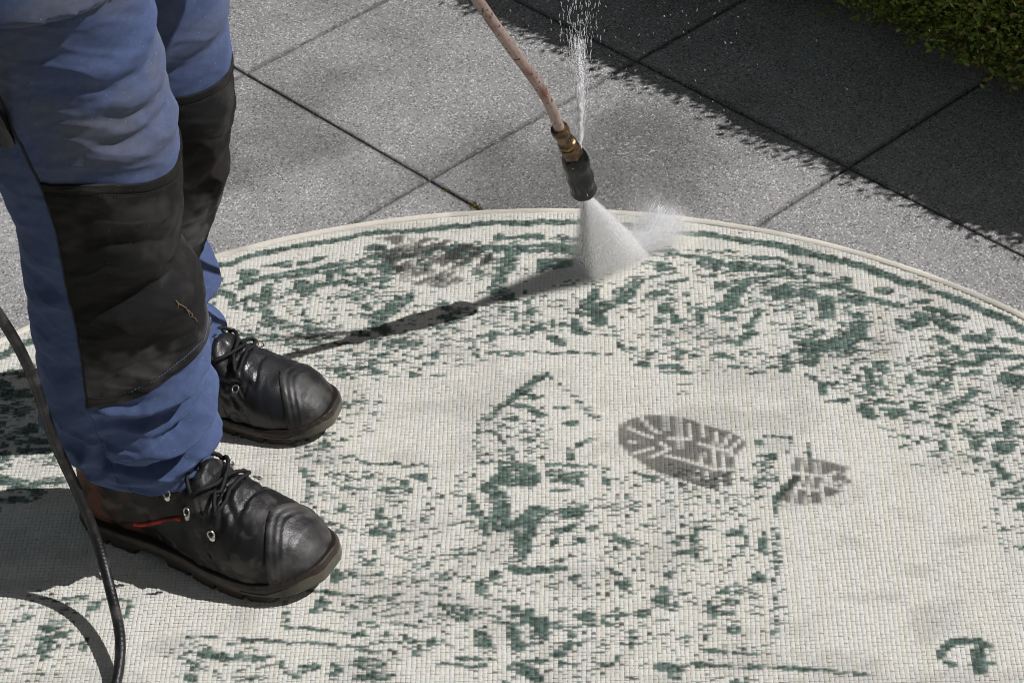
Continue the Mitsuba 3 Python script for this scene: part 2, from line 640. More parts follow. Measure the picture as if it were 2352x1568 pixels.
PRINTS = {0:[[169,534,174,552,188,562,210,569,232,567,261,561,282,548,304,536,319,530,336,512,338,498,323,479,319,451,314,416,292,415,264,425,243,437,219,451,200,470,184,488,172,511]],1:[[402,472,427,469,458,456,471,448,463,435,475,419,462,415,459,401,446,392,434,391,432,378,420,380,412,377,396,379,374,391,391,413,398,441]],2:[[-184,978,-181,1002,-148,1008,-91,996,-42,974,-1,939,-24,914,-46,879,-77,870,-118,880,-144,890,-152,927,-179,956]]}
PRINT_GAPS = [[184,544,202,530,215,522],[202,564,215,540,224,531],[235,564,235,537],[236,519,265,516],[253,561,252,498],[268,547,268,517],[285,544,286,521],[278,506,302,493,311,491],[302,527,298,500,293,452],[319,521,309,500],[332,510,319,492,320,479],[311,491,306,449],[184,515,191,513],[189,490,204,496,214,500],[212,482,227,490,236,497,226,510],[234,483,257,473,278,461,295,452,317,450],[282,485,279,463],[272,449,270,436],[286,446,284,431],[302,434,302,417]]
HEEL_GAPS = [[400,441,428,435,443,432,455,440],[391,411,405,411,419,407,435,404],[412,434,406,411],[422,431,419,407],[440,428,434,407,436,392],[399,408,396,381],[417,405,414,380],[443,432,450,417,461,420],[442,415,458,406],[432,459,432,441],[416,468,413,442]]

RC, RR = np.array([-0.0706, 2.2751]), 1.061
CX, CY = 0.0058, 0.0031
N = int(RR / CX) + 1
ix, iy = np.meshgrid(np.arange(-N, N + 1), np.arange(-int(RR / CY) - 1, int(RR / CY) + 2), indexing='ij')
sx, sy = ix.ravel() * CX, iy.ravel() * CY
inside = np.hypot(sx, sy) < RR - 0.012
ix, iy, sx, sy = ix.ravel()[inside], iy.ravel()[inside], sx[inside], sy[inside]

def seg_dist(x, y, P):
    d = np.full(len(x), 9.0)
    for a, b in zip(P[:-1], P[1:]):
        e = b - a; L2 = e @ e + 1e-12
        t = np.clip(((x - a[0]) * e[0] + (y - a[1]) * e[1]) / L2, 0, 1)
        d = np.minimum(d, np.hypot(x - a[0] - t * e[0], y - a[1] - t * e[1]))
    return d

jx = sx + (meshkit.noise(np.stack([sx * 45, sy * 45, sx * 0], 1), 3) - 0.5) * 0.006
jy = sy + (meshkit.noise(np.stack([sx * 45, sy * 45, sx * 0 + 5], 1), 4) - 0.5) * 0.005
dens = np.zeros(len(sx))
def put(m, val):
    dens[m] = np.maximum(dens[m], val)
for line in STROKES.split('\n'):
    a = np.array(list(map(float, line.split())))
    P = a[2:].reshape(-1, 2) / 1000
    k_ = 1.10 if np.hypot(*P.mean(0)) > .76 else 1.14
    w, d = a[0] * k_ / 1000, min(a[1] * 1.13, 98) / 100
    m = (jx > P[:, 0].min() - w - 0.01) & (jx < P[:, 0].max() + w + 0.01) & (jy > P[:, 1].min() - w - 0.01) & (jy < P[:, 1].max() + w + 0.01)
    m = np.nonzero(m)[0]
    if len(m): put(m, d * np.clip((max(w, 0.0024) + 0.0026 - seg_dist(jx[m], jy[m], P)) / 0.0045, 0, 1))
for line in PATCHES.split('\n'):
    cx, cy, rx, ry, d = map(float, line.split())
    k_ = 1.08 if d > 40 else 1.15
    rx, ry, d = max(rx, 4) * k_ / 1000, max(ry, 3.5) * k_ / 1000, min(d * k_, 97)
    e = np.hypot((jx - cx / 1000) / rx, (jy - cy / 1000) / ry)
    m = np.nonzero(e < 1.15)[0]
    put(m, d / 100 * np.clip((1.15 - e[m]) / 0.25, 0, 1))
# beyond what the photograph shows the worn border and field go on round the rug
rr, an = np.hypot(sx, sy), np.arctan2(sy, sx)
bandn = meshkit.fbm(np.stack([sx * 16, sy * 22, sx * 0 + 2], 1), 3, 15)
put(np.arange(len(sx)), np.where((rr > .77) & (rr < .985), np.clip((bandn - .44) * 1.9, 0.02, .42), 0))
hid = np.clip((-0.02 - sy) / 0.1, 0, 1)
orn = meshkit.fbm(np.stack([rr * 14, np.abs(np.sin(an * 6)) * 3, an * 0], 1), 3, 9)
put(np.arange(len(sx)), hid * np.where(np.abs(rr - 0.985) < 0.012, 0.9, np.where(rr > 0.72, np.clip((orn - 0.5) * 6, 0.08, 0.85), np.clip((orn - 0.56) * 6, 0.03, 0.7))))
rng = np.random.RandomState(11)
run = meshkit.noise(np.stack([ix * 0.42, iy * 0.62, ix * 0], 1), 8)
mixn = 0.55 * run + 0.45 * rng.rand(len(sx))
rank = np.argsort(np.argsort(mixn)) / len(sx)
green = rank < dens
speck = (rng.rand(len(sx)) < 0.0008 + 0.022 * (dens > 0.05))
tone = rng.normal(1, 0.03, len(sx))[:, None]
col = np.array([0.765, 0.764, 0.712]) * tone
warm = rng.rand(2 * N + 1)[ix + N][:, None]
col = col * (1 - warm * np.array([0.0, 0.02, 0.07]))
gcol = np.array([0.132, 0.192, 0.165]) * rng.uniform(0.45, 1.45, len(sx))[:, None] * np.array([1, 1, 1])
dark = rng.rand(len(sx)) < 0.20
gcol[dark] *= 0.45
faded = (rank >= dens) & (rank < dens * 1.35 + .012 * (dens > .03))
col = np.where(green[:, None], gcol, np.where(faded[:, None], gcol * .5 + col * .5, col))
col = np.where((speck & ~green)[:, None], np.array([0.09, 0.07, 0.055]), col)
dirt = meshkit.fbm(np.stack([sx * 13, sy * 20, sx * 0], 1), 4, 21)
col = col * (1 - 0.17 * np.clip((dirt - 0.52) / 0.2, 0, 1))[:, None]
# muddy boot prints: stains with the shape of the tread
def in_poly(x, y, P):
    P = np.array(P, float).reshape(-1, 2) / 1000
    r = np.zeros(len(x), bool)
    for (x0, y0), (x1, y1) in zip(P, np.roll(P, -1, 0)):
        c = (y0 > y) != (y1 > y)
        r ^= c & (x < (x1 - x0) * (y - y0) / (y1 - y0 + 1e-12) + x0)
    return r
mud = np.zeros(len(sx)); which = -np.ones(len(sx), int)
for k, polys in PRINTS.items():
    m = np.zeros(len(sx)); 
    for P in polys:
        for ox, oy in ((0, 0), (0.0018, 0), (-0.0018, 0), (0, 0.0018), (0, -0.0018)):
            m = np.maximum(m, 0) + in_poly(sx + ox, sy + oy, P) / 5
    m = np.clip(m, 0, 1)
    if k < 2:
        for P in (PRINT_GAPS, HEEL_GAPS)[k]:
            g = seg_dist(sx, sy, np.array(P, float).reshape(-1, 2) / 1000)
            m *= np.clip((g - 0.0012) / 0.0034, 0.06, 1)
    if k == 2:
        ca, sa = math.cos(0.75), math.sin(0.75)
        st = meshkit.fbm(np.stack([(sx * ca + sy * sa) * 62, (-sx * sa + sy * ca) * 120, sx * 0], 1), 2, 5)
        m *= np.clip((st - 0.36) / 0.22, 0, 1)
    mud = np.maximum(mud, m); which[m > 0.12] = k
mudv = (0.62 + 0.25 * meshkit.fbm(np.stack([sx * 60, sy * 60, sx * 0], 1), 2, 2)) * mud
mudv = np.clip(mudv * 1.2, 0, 0.88)
mudv = np.clip(np.where(which == 2, mudv * 1.12, mudv), 0, .9)
col = col * (1 - mudv)[:, None] + (col * 0.11 + np.array([0.036, 0.034, 0.030])) * mudv[:, None]

MY = int(np.abs(iy).max()) + 2
cgrid = np.full((2 * N + 3, 2 * MY + 2, 3), np.nan)
cgrid[ix + N + 1, iy + MY] = col
t_ = math.radians(RUG_YAW)
def rug_world(x, y, z):
    return np.stack([RC[0] + x * math.cos(t_) - y * math.sin(t_), RC[1] + x * math.sin(t_) + y * math.cos(t_), z], -1)

def stitches(sel):
    """Half stitches: two rows of them make one rib pillow, so that the pattern can break off between."""
    m, tri, cols, base = [], [], [], 0
    for fine in (True, False):
        w = sel & ((sy > -0.16) == fine)
        n = int(w.sum())
        if not n: continue
        ux, uy = (np.array([-1, 0, 1.0]), np.array([-1, 0, 1.0])) if fine else (np.array([-1, 1.0]), np.array([-1, 1.0]))
        gx, gy = np.meshgrid(ux, uy, indexing='ij'); gx, gy = gx.ravel(), gy.ravel()
        r2 = np.random.RandomState(3)
        par = np.where(iy[w] % 2 == 0, 1.0, -1.0)[:, None]
        edge = np.clip(-gy[None] * par, 0, 1)                     # the outer end of the pillow
        hz = 1 + r2.normal(0, 0.10, n)[:, None]
        gz = 0.00100 * (1 - 0.66 * gx[None] ** 2) * (1 - 0.30 * edge ** 2) * hz
        off = r2.normal(0, 0.00012, (n, 2))
        X = sx[w][:, None] + off[:, :1] + gx * (0.478 - 0.03 * edge) * CX * (1 + 0.03 * r2.normal(size=(n, 1)))
        Y = sy[w][:, None] + gy * 0.5 * CY + par * edge * 0.00019 * (1 + r2.normal(size=(n, 1)))
        qq = np.stack([X * 7, Y * 5, X * 0], -1)
        X, Y = X + 0.0075 * (meshkit.fbm(qq, 2, 31) - .5), Y + 0.0060 * (meshkit.fbm(qq, 2, 37) - .5)
        Z = 0.0062 + gz + 0.0016 * (meshkit.fbm(np.stack([X * 6, Y * 9, X * 0], -1), 2, 1) - 0.5)
        m.append(rug_world(X, Y, Z).reshape(-1, 3))
        k = len(gx)
        q = np.array([[0, 3, 4, 1], [3, 6, 7, 4], [1, 4, 5, 2], [4, 7, 8, 5]]) if fine else np.array([[0, 2, 3, 1]])
        f = np.vstack([q[:, [0, 1, 2]], q[:, [0, 2, 3]]])
        tri.append((f[None] + base + k * np.arange(n)[:, None, None]).reshape(-1, 3)); base += k * n
        c9 = np.repeat(col[w][:, None], k, 1)                        # the yarns bleed a little into their neighbours
        if fine:
            gi, gj = ix[w][:, None] + gx.astype(int), iy[w][:, None] + gy.astype(int)
            ny_ = cgrid[ix[w][:, None] + N + 1, gj + MY]; nx_ = cgrid[gi + N + 1, iy[w][:, None] + MY]
            fy, fx = 0.5 * np.abs(gy)[None, :, None], 0.22 * np.abs(gx)[None, :, None]
            c9 = c9 + np.where(np.isnan(ny_), 0, ny_ - c9) * fy + np.where(np.isnan(nx_), 0, nx_ - c9) * fx * (1 - fy)
        cols.append(c9.reshape(-1, 3))
    return trimesh.Trimesh(np.vstack(m), np.vstack(tri), process=False), np.vstack(cols)

def yarn(p, n, uv):
    return 0.5
scene['yarn'] = clay({'type': 'mesh_attribute', 'name': 'vertex_color'}, 0.75, 0.25, sheen=0.15)
scene['rug_warp'] = clay(proc(lambda p, n, uv: mix((0.52, 0.46, 0.37), (0.66, 0.60, 0.50), noise(p.x * 90, p.y * 90))), 0.9, 0.1)
scene['rug_tape'] = clay(proc(lambda p, n, uv: mix((0.72, 0.68, 0.58), (0.84, 0.80, 0.71), fbm(p.x * 120, p.y * 120, 0.0)) * (1 - 0.25 * smoothstep(0.5, 0.7, fbm(p.x * 9, p.y * 9, 1.0)))), 0.8, 0.2)
th = np.linspace(0, 2 * np.pi, 241)[:-1]
disc = np.vstack([[[RC[0], RC[1], 0.0054]], np.stack([RC[0] + (RR - 0.006) * np.cos(th), RC[1] + (RR - 0.006) * np.sin(th), th * 0 + 0.0054], 1)])
kk = np.arange(240)
add('rug', (disc, np.stack([kk * 0, kk + 1, (kk + 1) % 240 + 1], 1)), 'rug_warp', smooth=False)
tag('rug', 'large round cream flatweave rug with worn teal green floral pattern lying on the paving', 'rug')
m, c = stitches(which < 0)
add('rug__weave', m, 'yarn', smooth=True, color=c); tag('rug__weave', kind='stuff')
for k, (nm, lb) in enumerate([('rug__boot_print', 'dark muddy front half of a boot print with deep tread blocks'), ('rug__boot_print_001', 'small muddy heel print right of the larger boot print'), ('rug__boot_print_002', 'faint grey smeared boot print near the far rim of the rug')]):
    m, c = stitches(which == k)
    add(nm, m, 'yarn', smooth=True, color=c); tag(nm, lb, kind='stuff')
# cord binding round the rim: flattened tube with stitched ridges
nb = 2600
th = np.linspace(0, 2 * np.pi, nb + 1)[:-1]
prof = np.linspace(0, 2 * np.pi, 11)[:-1]
wig = 1 + 0.09 * np.abs(np.sin(th * 650))[:, None]
rad = RR - 0.0055 + 0.0062 * np.cos(prof)[None] * wig + 0.0006 * (meshkit.noise(np.stack([th * 60, th * 0, th * 0], 1), 2) - 0.5)[:, None]
zz = 0.0050 + 0.0036 * np.sin(prof)[None] * wig
bv = np.stack([RC[0] + rad * np.cos(th)[:, None], RC[1] + rad * np.sin(th)[:, None], zz], -1).reshape(-1, 3)
i, j = np.meshgrid(np.arange(nb), np.arange(10), indexing='ij')
bq = np.stack([i * 10 + j, ((i + 1) % nb) * 10 + j, ((i + 1) % nb) * 10 + (j + 1) % 10, i * 10 + (j + 1) % 10], -1).reshape(-1, 4)
add('rug__binding', (bv, bq), 'rug_tape', smooth=True)

# ---------------------------------------------------------------- worker: trousers
LEG_N = dict(y=2.68, R=[(.09, -.40), (.114, -.393), (.151, -.390), (.194, -.383), (.238, -.380), (.277, -.380), (.309, -.378), (.332, -.375), (.359, -.375), (.392, -.374), (.423, -.383), (.446, -.391), (.491, -.385), (.56, -.376), (.59, -.372), (.639, -.371), (.702, -.375), (.749, -.378), (.79, -.378), (.90, -.372)],
             L=[(.09, -.50), (.114, -.535), (.142, -.556), (.181, -.582), (.203, -.593), (.254, -.592), (.289, -.587), (.345, -.586), (.379, -.585), (.421, -.579), (.46, -.579), (.541, -.581), (.60, -.592), (.70, -.612), (.79, -.628), (.90, -.64)],
             D=[(.09, .074), (.2, .092), (.33, .090), (.45, .090), (.6, .098), (.75, .106), (.90, .112)], hem=(.133, -.004))
LEG_F = dict(y=2.945, R=[(.09, -.40), (.111, -.389), (.138, -.411), (.172, -.409), (.182, -.398), (.203, -.391), (.233, -.393), (.258, -.403), (.272, -.398), (.306, -.382), (.346, -.365), (.38, -.352), (.413, -.346), (.472, -.334), (.505, -.330), (.54, -.328), (.56, -.326), (.601, -.325), (.632, -.323), (.75, -.328), (.90, -.335)],
             L=[(.09, -.52), (.114, -.545), (.18, -.575), (.25, -.58), (.35, -.575), (.46, -.57), (.55, -.568), (.63, -.572), (.75, -.585), (.90, -.60)],
             D=[(.09, .074), (.2, .088), (.33, .088), (.45, .092), (.6, .098), (.75, .106), (.90, .112)], hem=(.122, -.012))
FOLDS_N = [(-.004, .010, [(-.505, .262), (-.46, .250), (-.42, .252), (-.372, .276)]), (.005, .010, [(-.515, .282), (-.46, .272), (-.41, .275), (-.372, .298)]),
           (-.006, .008, [(-.445, .222), (-.41, .228), (-.376, .248)]), (.006, .009, [(-.46, .205), (-.42, .208), (-.376, .226)]),
           (-.006, .008, [(-.512, .196), (-.49, .184), (-.461, .180), (-.42, .186), (-.381, .204)]), (.005, .010, [(-.512, .165), (-.46, .160), (-.39, .178)]),
           (-.005, .007, [(-.511, .225), (-.517, .205), (-.514, .186)]), (.004, .009, [(-.53, .22), (-.54, .19), (-.53, .165)]),
           (-.0045, .009, [(-.47, .671), (-.422, .660), (-.372, .662)]), (.0035, .011, [(-.47, .652), (-.42, .641), (-.372, .640)]),
           (-.0035, .010, [(-.455, .712), (-.42, .690), (-.372, .684)]), (.003, .011, [(-.45, .727), (-.41, .707), (-.368, .706)]),
           (-.003, .011, [(-.47, .745), (-.43, .735), (-.372, .740)]), (.0035, .013, [(-.47, .770), (-.42, .757), (-.365, .775)]),
           (.005, .018, [(-.50, .392), (-.45, .402), (-.385, .420)]), (-.005, .014, [(-.50, .428), (-.45, .440), (-.385, .456)]),
           (-.003, .012, [(-.51, .53), (-.46, .535), (-.40, .50)]), (-.0025, .012, [(-.50, .36), (-.46, .34), (-.43, .35)]),
           (-.003, .012, [(-.585, .50), (-.55, .47), (-.53, .45)]), (.003, .012, [(-.585, .40), (-.56, .43), (-.53, .44)]), (-.003, .012, [(-.585, .35), (-.555, .33), (-.535, .34)]),
           (-.004, .009, [(-.577, .63), (-.55, .70), (-.54, .78)])]
FOLDS_F = [(-.007, .010, [(-.46, .168), (-.42, .172), (-.385, .186)]), (.006, .012, [(-.46, .215), (-.39, .220)]), (-.004, .012, [(-.47, .40), (-.40, .39), (-.33, .42)]),
           (-.003, .012, [(-.46, .60), (-.40, .585), (-.33, .60)]), (.003, .014, [(-.46, .63), (-.40, .61), (-.33, .625)]), (-.003, .012, [(-.44, .50), (-.36, .47)])]

def leg_point(leg, folds, th, z, seed):
    R = np.interp(z, *np.array(leg['R']).T); L = np.interp(z, *np.array(leg['L']).T); D = np.interp(z, *np.array(leg['D']).T)
    xc, rx = (R + L) / 2, (R - L) / 2
    c, s = np.cos(th), np.sin(th)
    e = 2 / 2.35
    x = xc + rx * np.sign(c) * np.abs(c) ** e
    y = leg['y'] + D * np.sign(s) * np.abs(s) ** e
    n = np.stack([c / rx, s / D, 0 * c], -1); n /= np.linalg.norm(n, axis=-1, keepdims=True)
    q = np.stack([x, y, z], -1)
    low = np.clip((0.30 - z) / 0.12, 0, 1)
    f1 = meshkit.fbm(np.stack([x * 9, y * 9, z * 26 + 0.6 * np.sin(th * 2 + seed)], -1), 3, seed) - 0.5
    f2 = meshkit.fbm(q * np.array([26, 26, 40]), 3, seed + 3) - 0.5
    f3 = 0.5 - np.abs(meshkit.noise(np.stack([x * 14 + z * 9, y * 14, z * 34 - x * 16], -1), seed + 6) - 0.5) * 2
    d = f1 * (0.009 + 0.012 * low) + f2 * 0.0032 + f3 * (0.001 + 0.007 * low)
    f4 = 0.5 - np.abs(meshkit.fbm(np.stack([x * 11 - z * 13, y * 12, z * 30 + x * 12], -1), 2, seed + 9) - 0.5) * 5
    d = d + np.clip(f4, -.1, 1) * (0.0022 + 0.0055 * low)
    near = np.clip((-s + 0.35) / 0.6, 0, 1)
    xf, zf = x.ravel(), z.ravel()
    for amp, w, P in folds:
        g = seg_dist(xf, zf, np.array(P)).reshape(x.shape)
        k = 2.5 if P[0][1] < .31 else 1.5
        tap = np.clip(np.hypot(x - P[0][0], z - P[0][1]) / .045, 0, 1) if k < 2 else np.clip(.35 + np.hypot(x - P[0][0], z - P[0][1]) / .03, 0, 1)
        d = d + amp * np.exp(-(g / (w * (.8 if k > 2 else 1))) ** 2) * near * k * tap
    return q + n * d[..., None]

def grid_faces(m, n, wrap):
    i, j = np.meshgrid(np.arange(m - 1), np.arange(n if wrap else n - 1), indexing='ij')
    return np.stack([i * n + j, i * n + (j + 1) % n, (i + 1) * n + (j + 1) % n, (i + 1) * n + j], -1).reshape(-1, 4)

def normals_of(v, q):
    t = trimesh.Trimesh(v, np.vstack([q[:, [0, 1, 2]], q[:, [0, 2, 3]]]), process=False)
    return np.array(t.vertex_normals)

def leg_mesh(leg, folds, seed, nz=330, nt=240):
    th = np.linspace(-np.pi, np.pi, nt + 1)[:-1]
    hz = leg['hem'][0] + leg['hem'][1] * np.cos(th) + 0.003 * np.sin(3 * th + seed)
    s = np.linspace(0, 1, nz)[:, None]
    Z = hz[None] * (1 - s) + 0.90 * s
    P = leg_point(leg, folds, np.broadcast_to(th, Z.shape), Z, seed)
    q = grid_faces(nz, nt, True)
    v = P.reshape(-1, 3)
    n = normals_of(v, q)
    inner = v[:25 * nt] - n[:25 * nt] * 0.0028
    k = len(v)
    qi = grid_faces(25, nt, True)[:, ::-1] + k
    j = np.arange(nt)
    rim = np.stack([k + j, k + (j + 1) % nt, (j + 1) % nt, j], 1)
    return np.vstack([v, inner]), np.vstack([q, qi, rim])

def patch_mesh(leg, folds, seed, a0, a1, ztop, zbot, nz=220, nt=220, lift=0.0030):
    a = np.linspace(math.radians(a0), math.radians(a1), nt)
    fr = np.cos(a)
    zt = np.interp(fr, [-.3, .3, 1], ztop); zb = np.interp(fr, [-.3, .3, 1], zbot) + 0.003 * np.sin(a * 5)
    s = np.linspace(0, 1, nz)[:, None]
    Z = zb[None] * (1 - s) + zt[None] * s
    v = leg_point(leg, folds, np.broadcast_to(a, Z.shape), Z, seed).reshape(-1, 3)
    q = grid_faces(nz, nt, False)
    n = normals_of(v, q)
    out = v + n * lift
    zz = Z.ravel(); aa = np.broadcast_to(a, Z.shape).ravel()
    # stitched-down border and a double seam line
    hem = np.minimum((zz - np.repeat(zb[None], nz, 0).ravel()), (np.repeat(zt[None], nz, 0).ravel() - zz))
    out = out - n * (0.0014 * np.exp(-((hem - 0.013) / 0.0022) ** 2))[:, None]
    idx = np.arange(nz * nt).reshape(nz, nt)
    loop = np.r_[idx[0], idx[1:, -1], idx[-1, -2::-1], idx[-2:0:-1, 0]]
    base = v[loop] - n[loop] * 0.0015
    k, m = len(out), len(loop)
    j = np.arange(m)
    rim = np.stack([k + j, k + (j + 1) % m, loop[(j + 1) % m], loop], 1)
    return np.vstack([out, base]), np.vstack([q, rim])

def cloth_color(p, n, uv):
    w = fbm(p.x * 7 + 2, p.y * 7, p.z * 5, 4)
    c = mix((0.058, 0.084, 0.176), (0.086, 0.122, 0.240), w)
    dust = smoothstep(0.30, 0.64, fbm(p.x * 9, p.y * 9 + 5, p.z * 9, 4)) * smoothstep(0.55, 0.70, p.z)
    c = mix(c, (0.135, 0.138, 0.150), 0.66 * dust)
    c = c * (0.84 + 0.32 * fbm(p.x * 150, p.y * 150, p.z * 150))
    lint = noise(p.x * 420, p.y * 420, p.z * 420)
    c = dr.select(lint > 0.958, mi.Color3f(0.45, 0.45, 0.46), c)
    return c * (0.90 + 0.2 * noise(p.x * 900, p.y * 900, p.z * 900))

def twill(p, n, uv):
    return 0.5 + 0.5 * dr.sin((p.x + p.y + p.z * 1.3) * 3600) + 0.8 * noise(p.x * 700, p.y * 700, p.z * 700)
scene['blue_cloth'] = bump(clay(proc(cloth_color), 0.85, 0.15, sheen=0.5), twill, 0.00010, 3e-4)

def patch_color(p, n, uv):
    w = fbm(p.x * 14, p.y * 14, p.z * 14, 4)
    c = mix((0.0105, 0.0105, 0.011), (0.021, 0.0207, 0.021), w)
    dust = smoothstep(0.46, 0.72, fbm(p.x * 22 + 1, p.y * 22, p.z * 18, 4)) * (0.45 + 0.75 * smoothstep(0.44, 0.37, p.z))
    c = mix(c, (0.110, 0.107, 0.105), 0.60 * dust)
    rust = smoothstep(0.55, 0.7, fbm(p.x * 11 + 7, p.y * 11, p.z * 34, 3)) * smoothstep(0.52, 0.44, p.z)
    c = mix(c, (0.045, 0.034, 0.029), 0.20 * rust)
    lint = noise(p.x * 480, p.y * 480, p.z * 480)
    return dr.select(lint > 0.968, mi.Color3f(0.30, 0.29, 0.27), c)
scene['black_patch'] = bump(clay(proc(patch_color), 0.8, 0.15, sheen=0.08), twill, 0.00014, 3e-4)
scene['thread'] = clay((0.17, 0.21, 0.36), 0.7, 0.2)
scene['dark_thread'] = clay((0.035, 0.036, 0.042), 0.7, 0.2)

vn, qn = leg_mesh(LEG_N, FOLDS_N, 1)
vf, qf = leg_mesh(LEG_F, FOLDS_F, 4)
P = grid_of((-0.78, 2.48, 0.74), (-0.18, 3.16, 1.06), 0.012)
pel = smin(capsule(P, (-.506, 2.68, .80), (-.505, 2.74, .98), .141, .128), capsule(P, (-.466, 2.945, .80), (-.49, 2.89, .98), .139, .128), 0.06)
pel = np.maximum(smin(pel, capsule(P, (-.50, 2.80, .98), (-.50, 2.83, 1.03), .14, .13), 0.05), np.maximum(0.842 - P[2], P[2] - 1.03))
pm = surface_nets(pel, (-0.78, 2.48, 0.74), 0.012)
tr = lambda q: np.vstack([q[:, [0, 1, 2]], q[:, [0, 2, 3]]])
tv = np.vstack([vn, vf, pm.vertices])
tf = np.vstack([tr(qn), tr(qf) + len(vn), pm.faces + len(vn) + len(vf)])
add('person__trousers', trimesh.Trimesh(tv, tf, process=False), 'blue_cloth', smooth=True)
tag('person', 'worker in blue work trousers with black knee patches and black boots standing on the rug', 'person')
PN = patch_mesh(LEG_N, FOLDS_N, 1, -106, 78, (.622, .612, .586), (.286, .300, .326))
PF = patch_mesh(LEG_F, FOLDS_F, 4, -104, 78, (.556, .552, .541), (.235, .25, .262))
add('person__trousers__knee_patch', (PN[0], PN[1]), 'black_patch', smooth=True)
add('person__trousers__knee_patch_001', (PF[0], PF[1]), 'black_patch', smooth=True)

def surf_path(leg, folds, seed, th, z, lift):
    th, z = np.asarray(th, float), np.asarray(z, float)
    p = leg_point(leg, folds, th, z, seed)
    e = 1e-3
    a = leg_point(leg, folds, th + e * 8, z, seed) - p; b = leg_point(leg, folds, th, z + e, seed) - p
    n = np.cross(a, b); n /= np.linalg.norm(n, axis=1, keepdims=True)
    return p + n * lift

# stitching along the patch borders and the side seam of the near leg
for k, (leg, folds, seed, zt, zb) in enumerate([(LEG_N, FOLDS_N, 1, (.622, .612, .586), (.286, .300, .326)), (LEG_F, FOLDS_F, 4, (.556, .552, .541), (.235, .25, .262))]):
    for zz_, s in ((zt, -1), (zb, 1)):
        dashes = []
        a = np.radians(np.linspace(-103, 75, 90))
        z = np.interp(np.cos(a), [-.3, .3, 1], zz_) + s * 0.0135 + (0.003 * np.sin(a * 5) if s > 0 else 0)
        for i in range(0, 88):
            ai = np.linspace(a[i], a[i] + (a[i + 1] - a[i]) * 0.62, 3)
            dashes.append(tube(surf_path(leg, folds, seed, ai, np.interp(ai, a, z), 0.0029), 0.00042, 5))
        kk = 2 * k + (s > 0); nm = 'person__trousers__stitching' + (f'_{kk:03d}' if kk else '')
        add(nm, trimesh.util.concatenate(dashes), 'thread' if s > 0 else 'dark_thread', smooth=True); tag(nm, kind='stuff')
z = np.linspace(0.285, 0.90, 90)
add('person__trousers__side_seam', tube(surf_path(LEG_N, FOLDS_N, 1, np.radians(np.interp(z, [.28, .62, .9], [-107, -107, -118])), z, 0.0006), 0.0017, 8), 'dark_thread', smooth=True)
z = np.linspace(0.14, 0.285, 40)
add('person__trousers__side_seam_001', tube(surf_path(LEG_N, FOLDS_N, 1, np.radians(np.interp(z, [.14, .285], [-98, -107])), z, 0.0004), 0.0013, 8), 'blue_cloth', smooth=True)
# a wisp of dry grass caught on the near knee
gp = surf_path(LEG_N, FOLDS_N, 1, np.radians(np.linspace(-42, -26, 14)), np.linspace(.420, .372, 14), 0.0045)
gp = gp + 0.0016 * (meshkit.noise(np.stack([np.arange(14) * .9] * 3, 1) + np.array([[0, 5, 9]]), 2)[:, None] - .5)
wisp = [tube(gp, np.linspace(.0008, .0003, 14), 6)]
for k_, (i_, dx) in enumerate([(1, (-.003, -.002, -.006)), (5, (.002, -.002, -.007)), (9, (-.004, -.002, -.005)), (12, (.002, -.001, -.006))]):
    wisp.append(tube(spline([gp[i_], gp[i_] + np.array(dx) * .5 + [.001, -.001, 0], gp[i_] + dx], 7), .0005, 5))
scene['straw'] = clay((0.24, 0.18, 0.115), 0.7, 0.2)
add('dry_grass', trimesh.util.concatenate(wisp), 'straw', smooth=True)
tag('dry_grass', 'tiny wisp of dry grass stuck to the black knee patch of the near leg', 'grass')
# black strap end hanging on the outer thigh
z = np.linspace(0.668, 0.86, 24)
sp_ = surf_path(LEG_N, FOLDS_N, 1, np.radians(np.full(24, -120.0)), z, 0.004)
a = np.array([[-1, -.5], [-1, .5], [-.6, 1], [.6, 1], [1, .5], [1, -.5], [.6, -1], [-.6, -1]]) * np.array([0.016, 0.005])
ends = np.clip(np.minimum((z - 0.664) / 0.012, 1), 0, 1) ** 0.5
tn = np.array([0.62, -0.30, 0.0]); tn /= np.linalg.norm(tn); nn = np.array([-0.42, -0.9, 0]); nn /= np.linalg.norm(nn)
sv = (sp_[:, None] + ends[:, None, None] * (a[None, :, :1] * tn + a[None, :, 1:] * nn)).reshape(-1, 3)
sq = grid_faces(24, 8, True)
cap = np.array([[0, 1, 2, 3], [0, 3, 4, 7], [7, 4, 5, 6]])
scene['black_strap'] = clay((0.008, 0.008, 0.009), 0.35, 0.5)
add('person__trousers__strap', (sv, np.vstack([sq, cap[:, ::-1], cap + 23 * 8])), 'black_strap', smooth=40)

# ---------------------------------------------------------------- worker: boots
BL_ = 0.345
def boot_w(x):
    return np.interp(x, [0, .003, .009, .02, .04, .08, .125, .17, .215, .25, .275, .295, .312, .325, .334, .340, .3435, .345], [.008, .016, .0245, .0315, .0375, .0395, .0395, .044, .0535, .0575, .0570, .0535, .0465, .0380, .0295, .0215, .0145, .0070])
def boot_cy(x):
    return np.interp(x, [0, .1, .2, .28, .345], [0, 0, -.002, .002, .006])
def boot_h(x):
    return np.interp(x, [0, .13, .16, .20, .24, .27, .295, .315, .330, .340, .345], [.13, .145, .138, .121, .101, .087, .076, .065, .050, .037, .027])

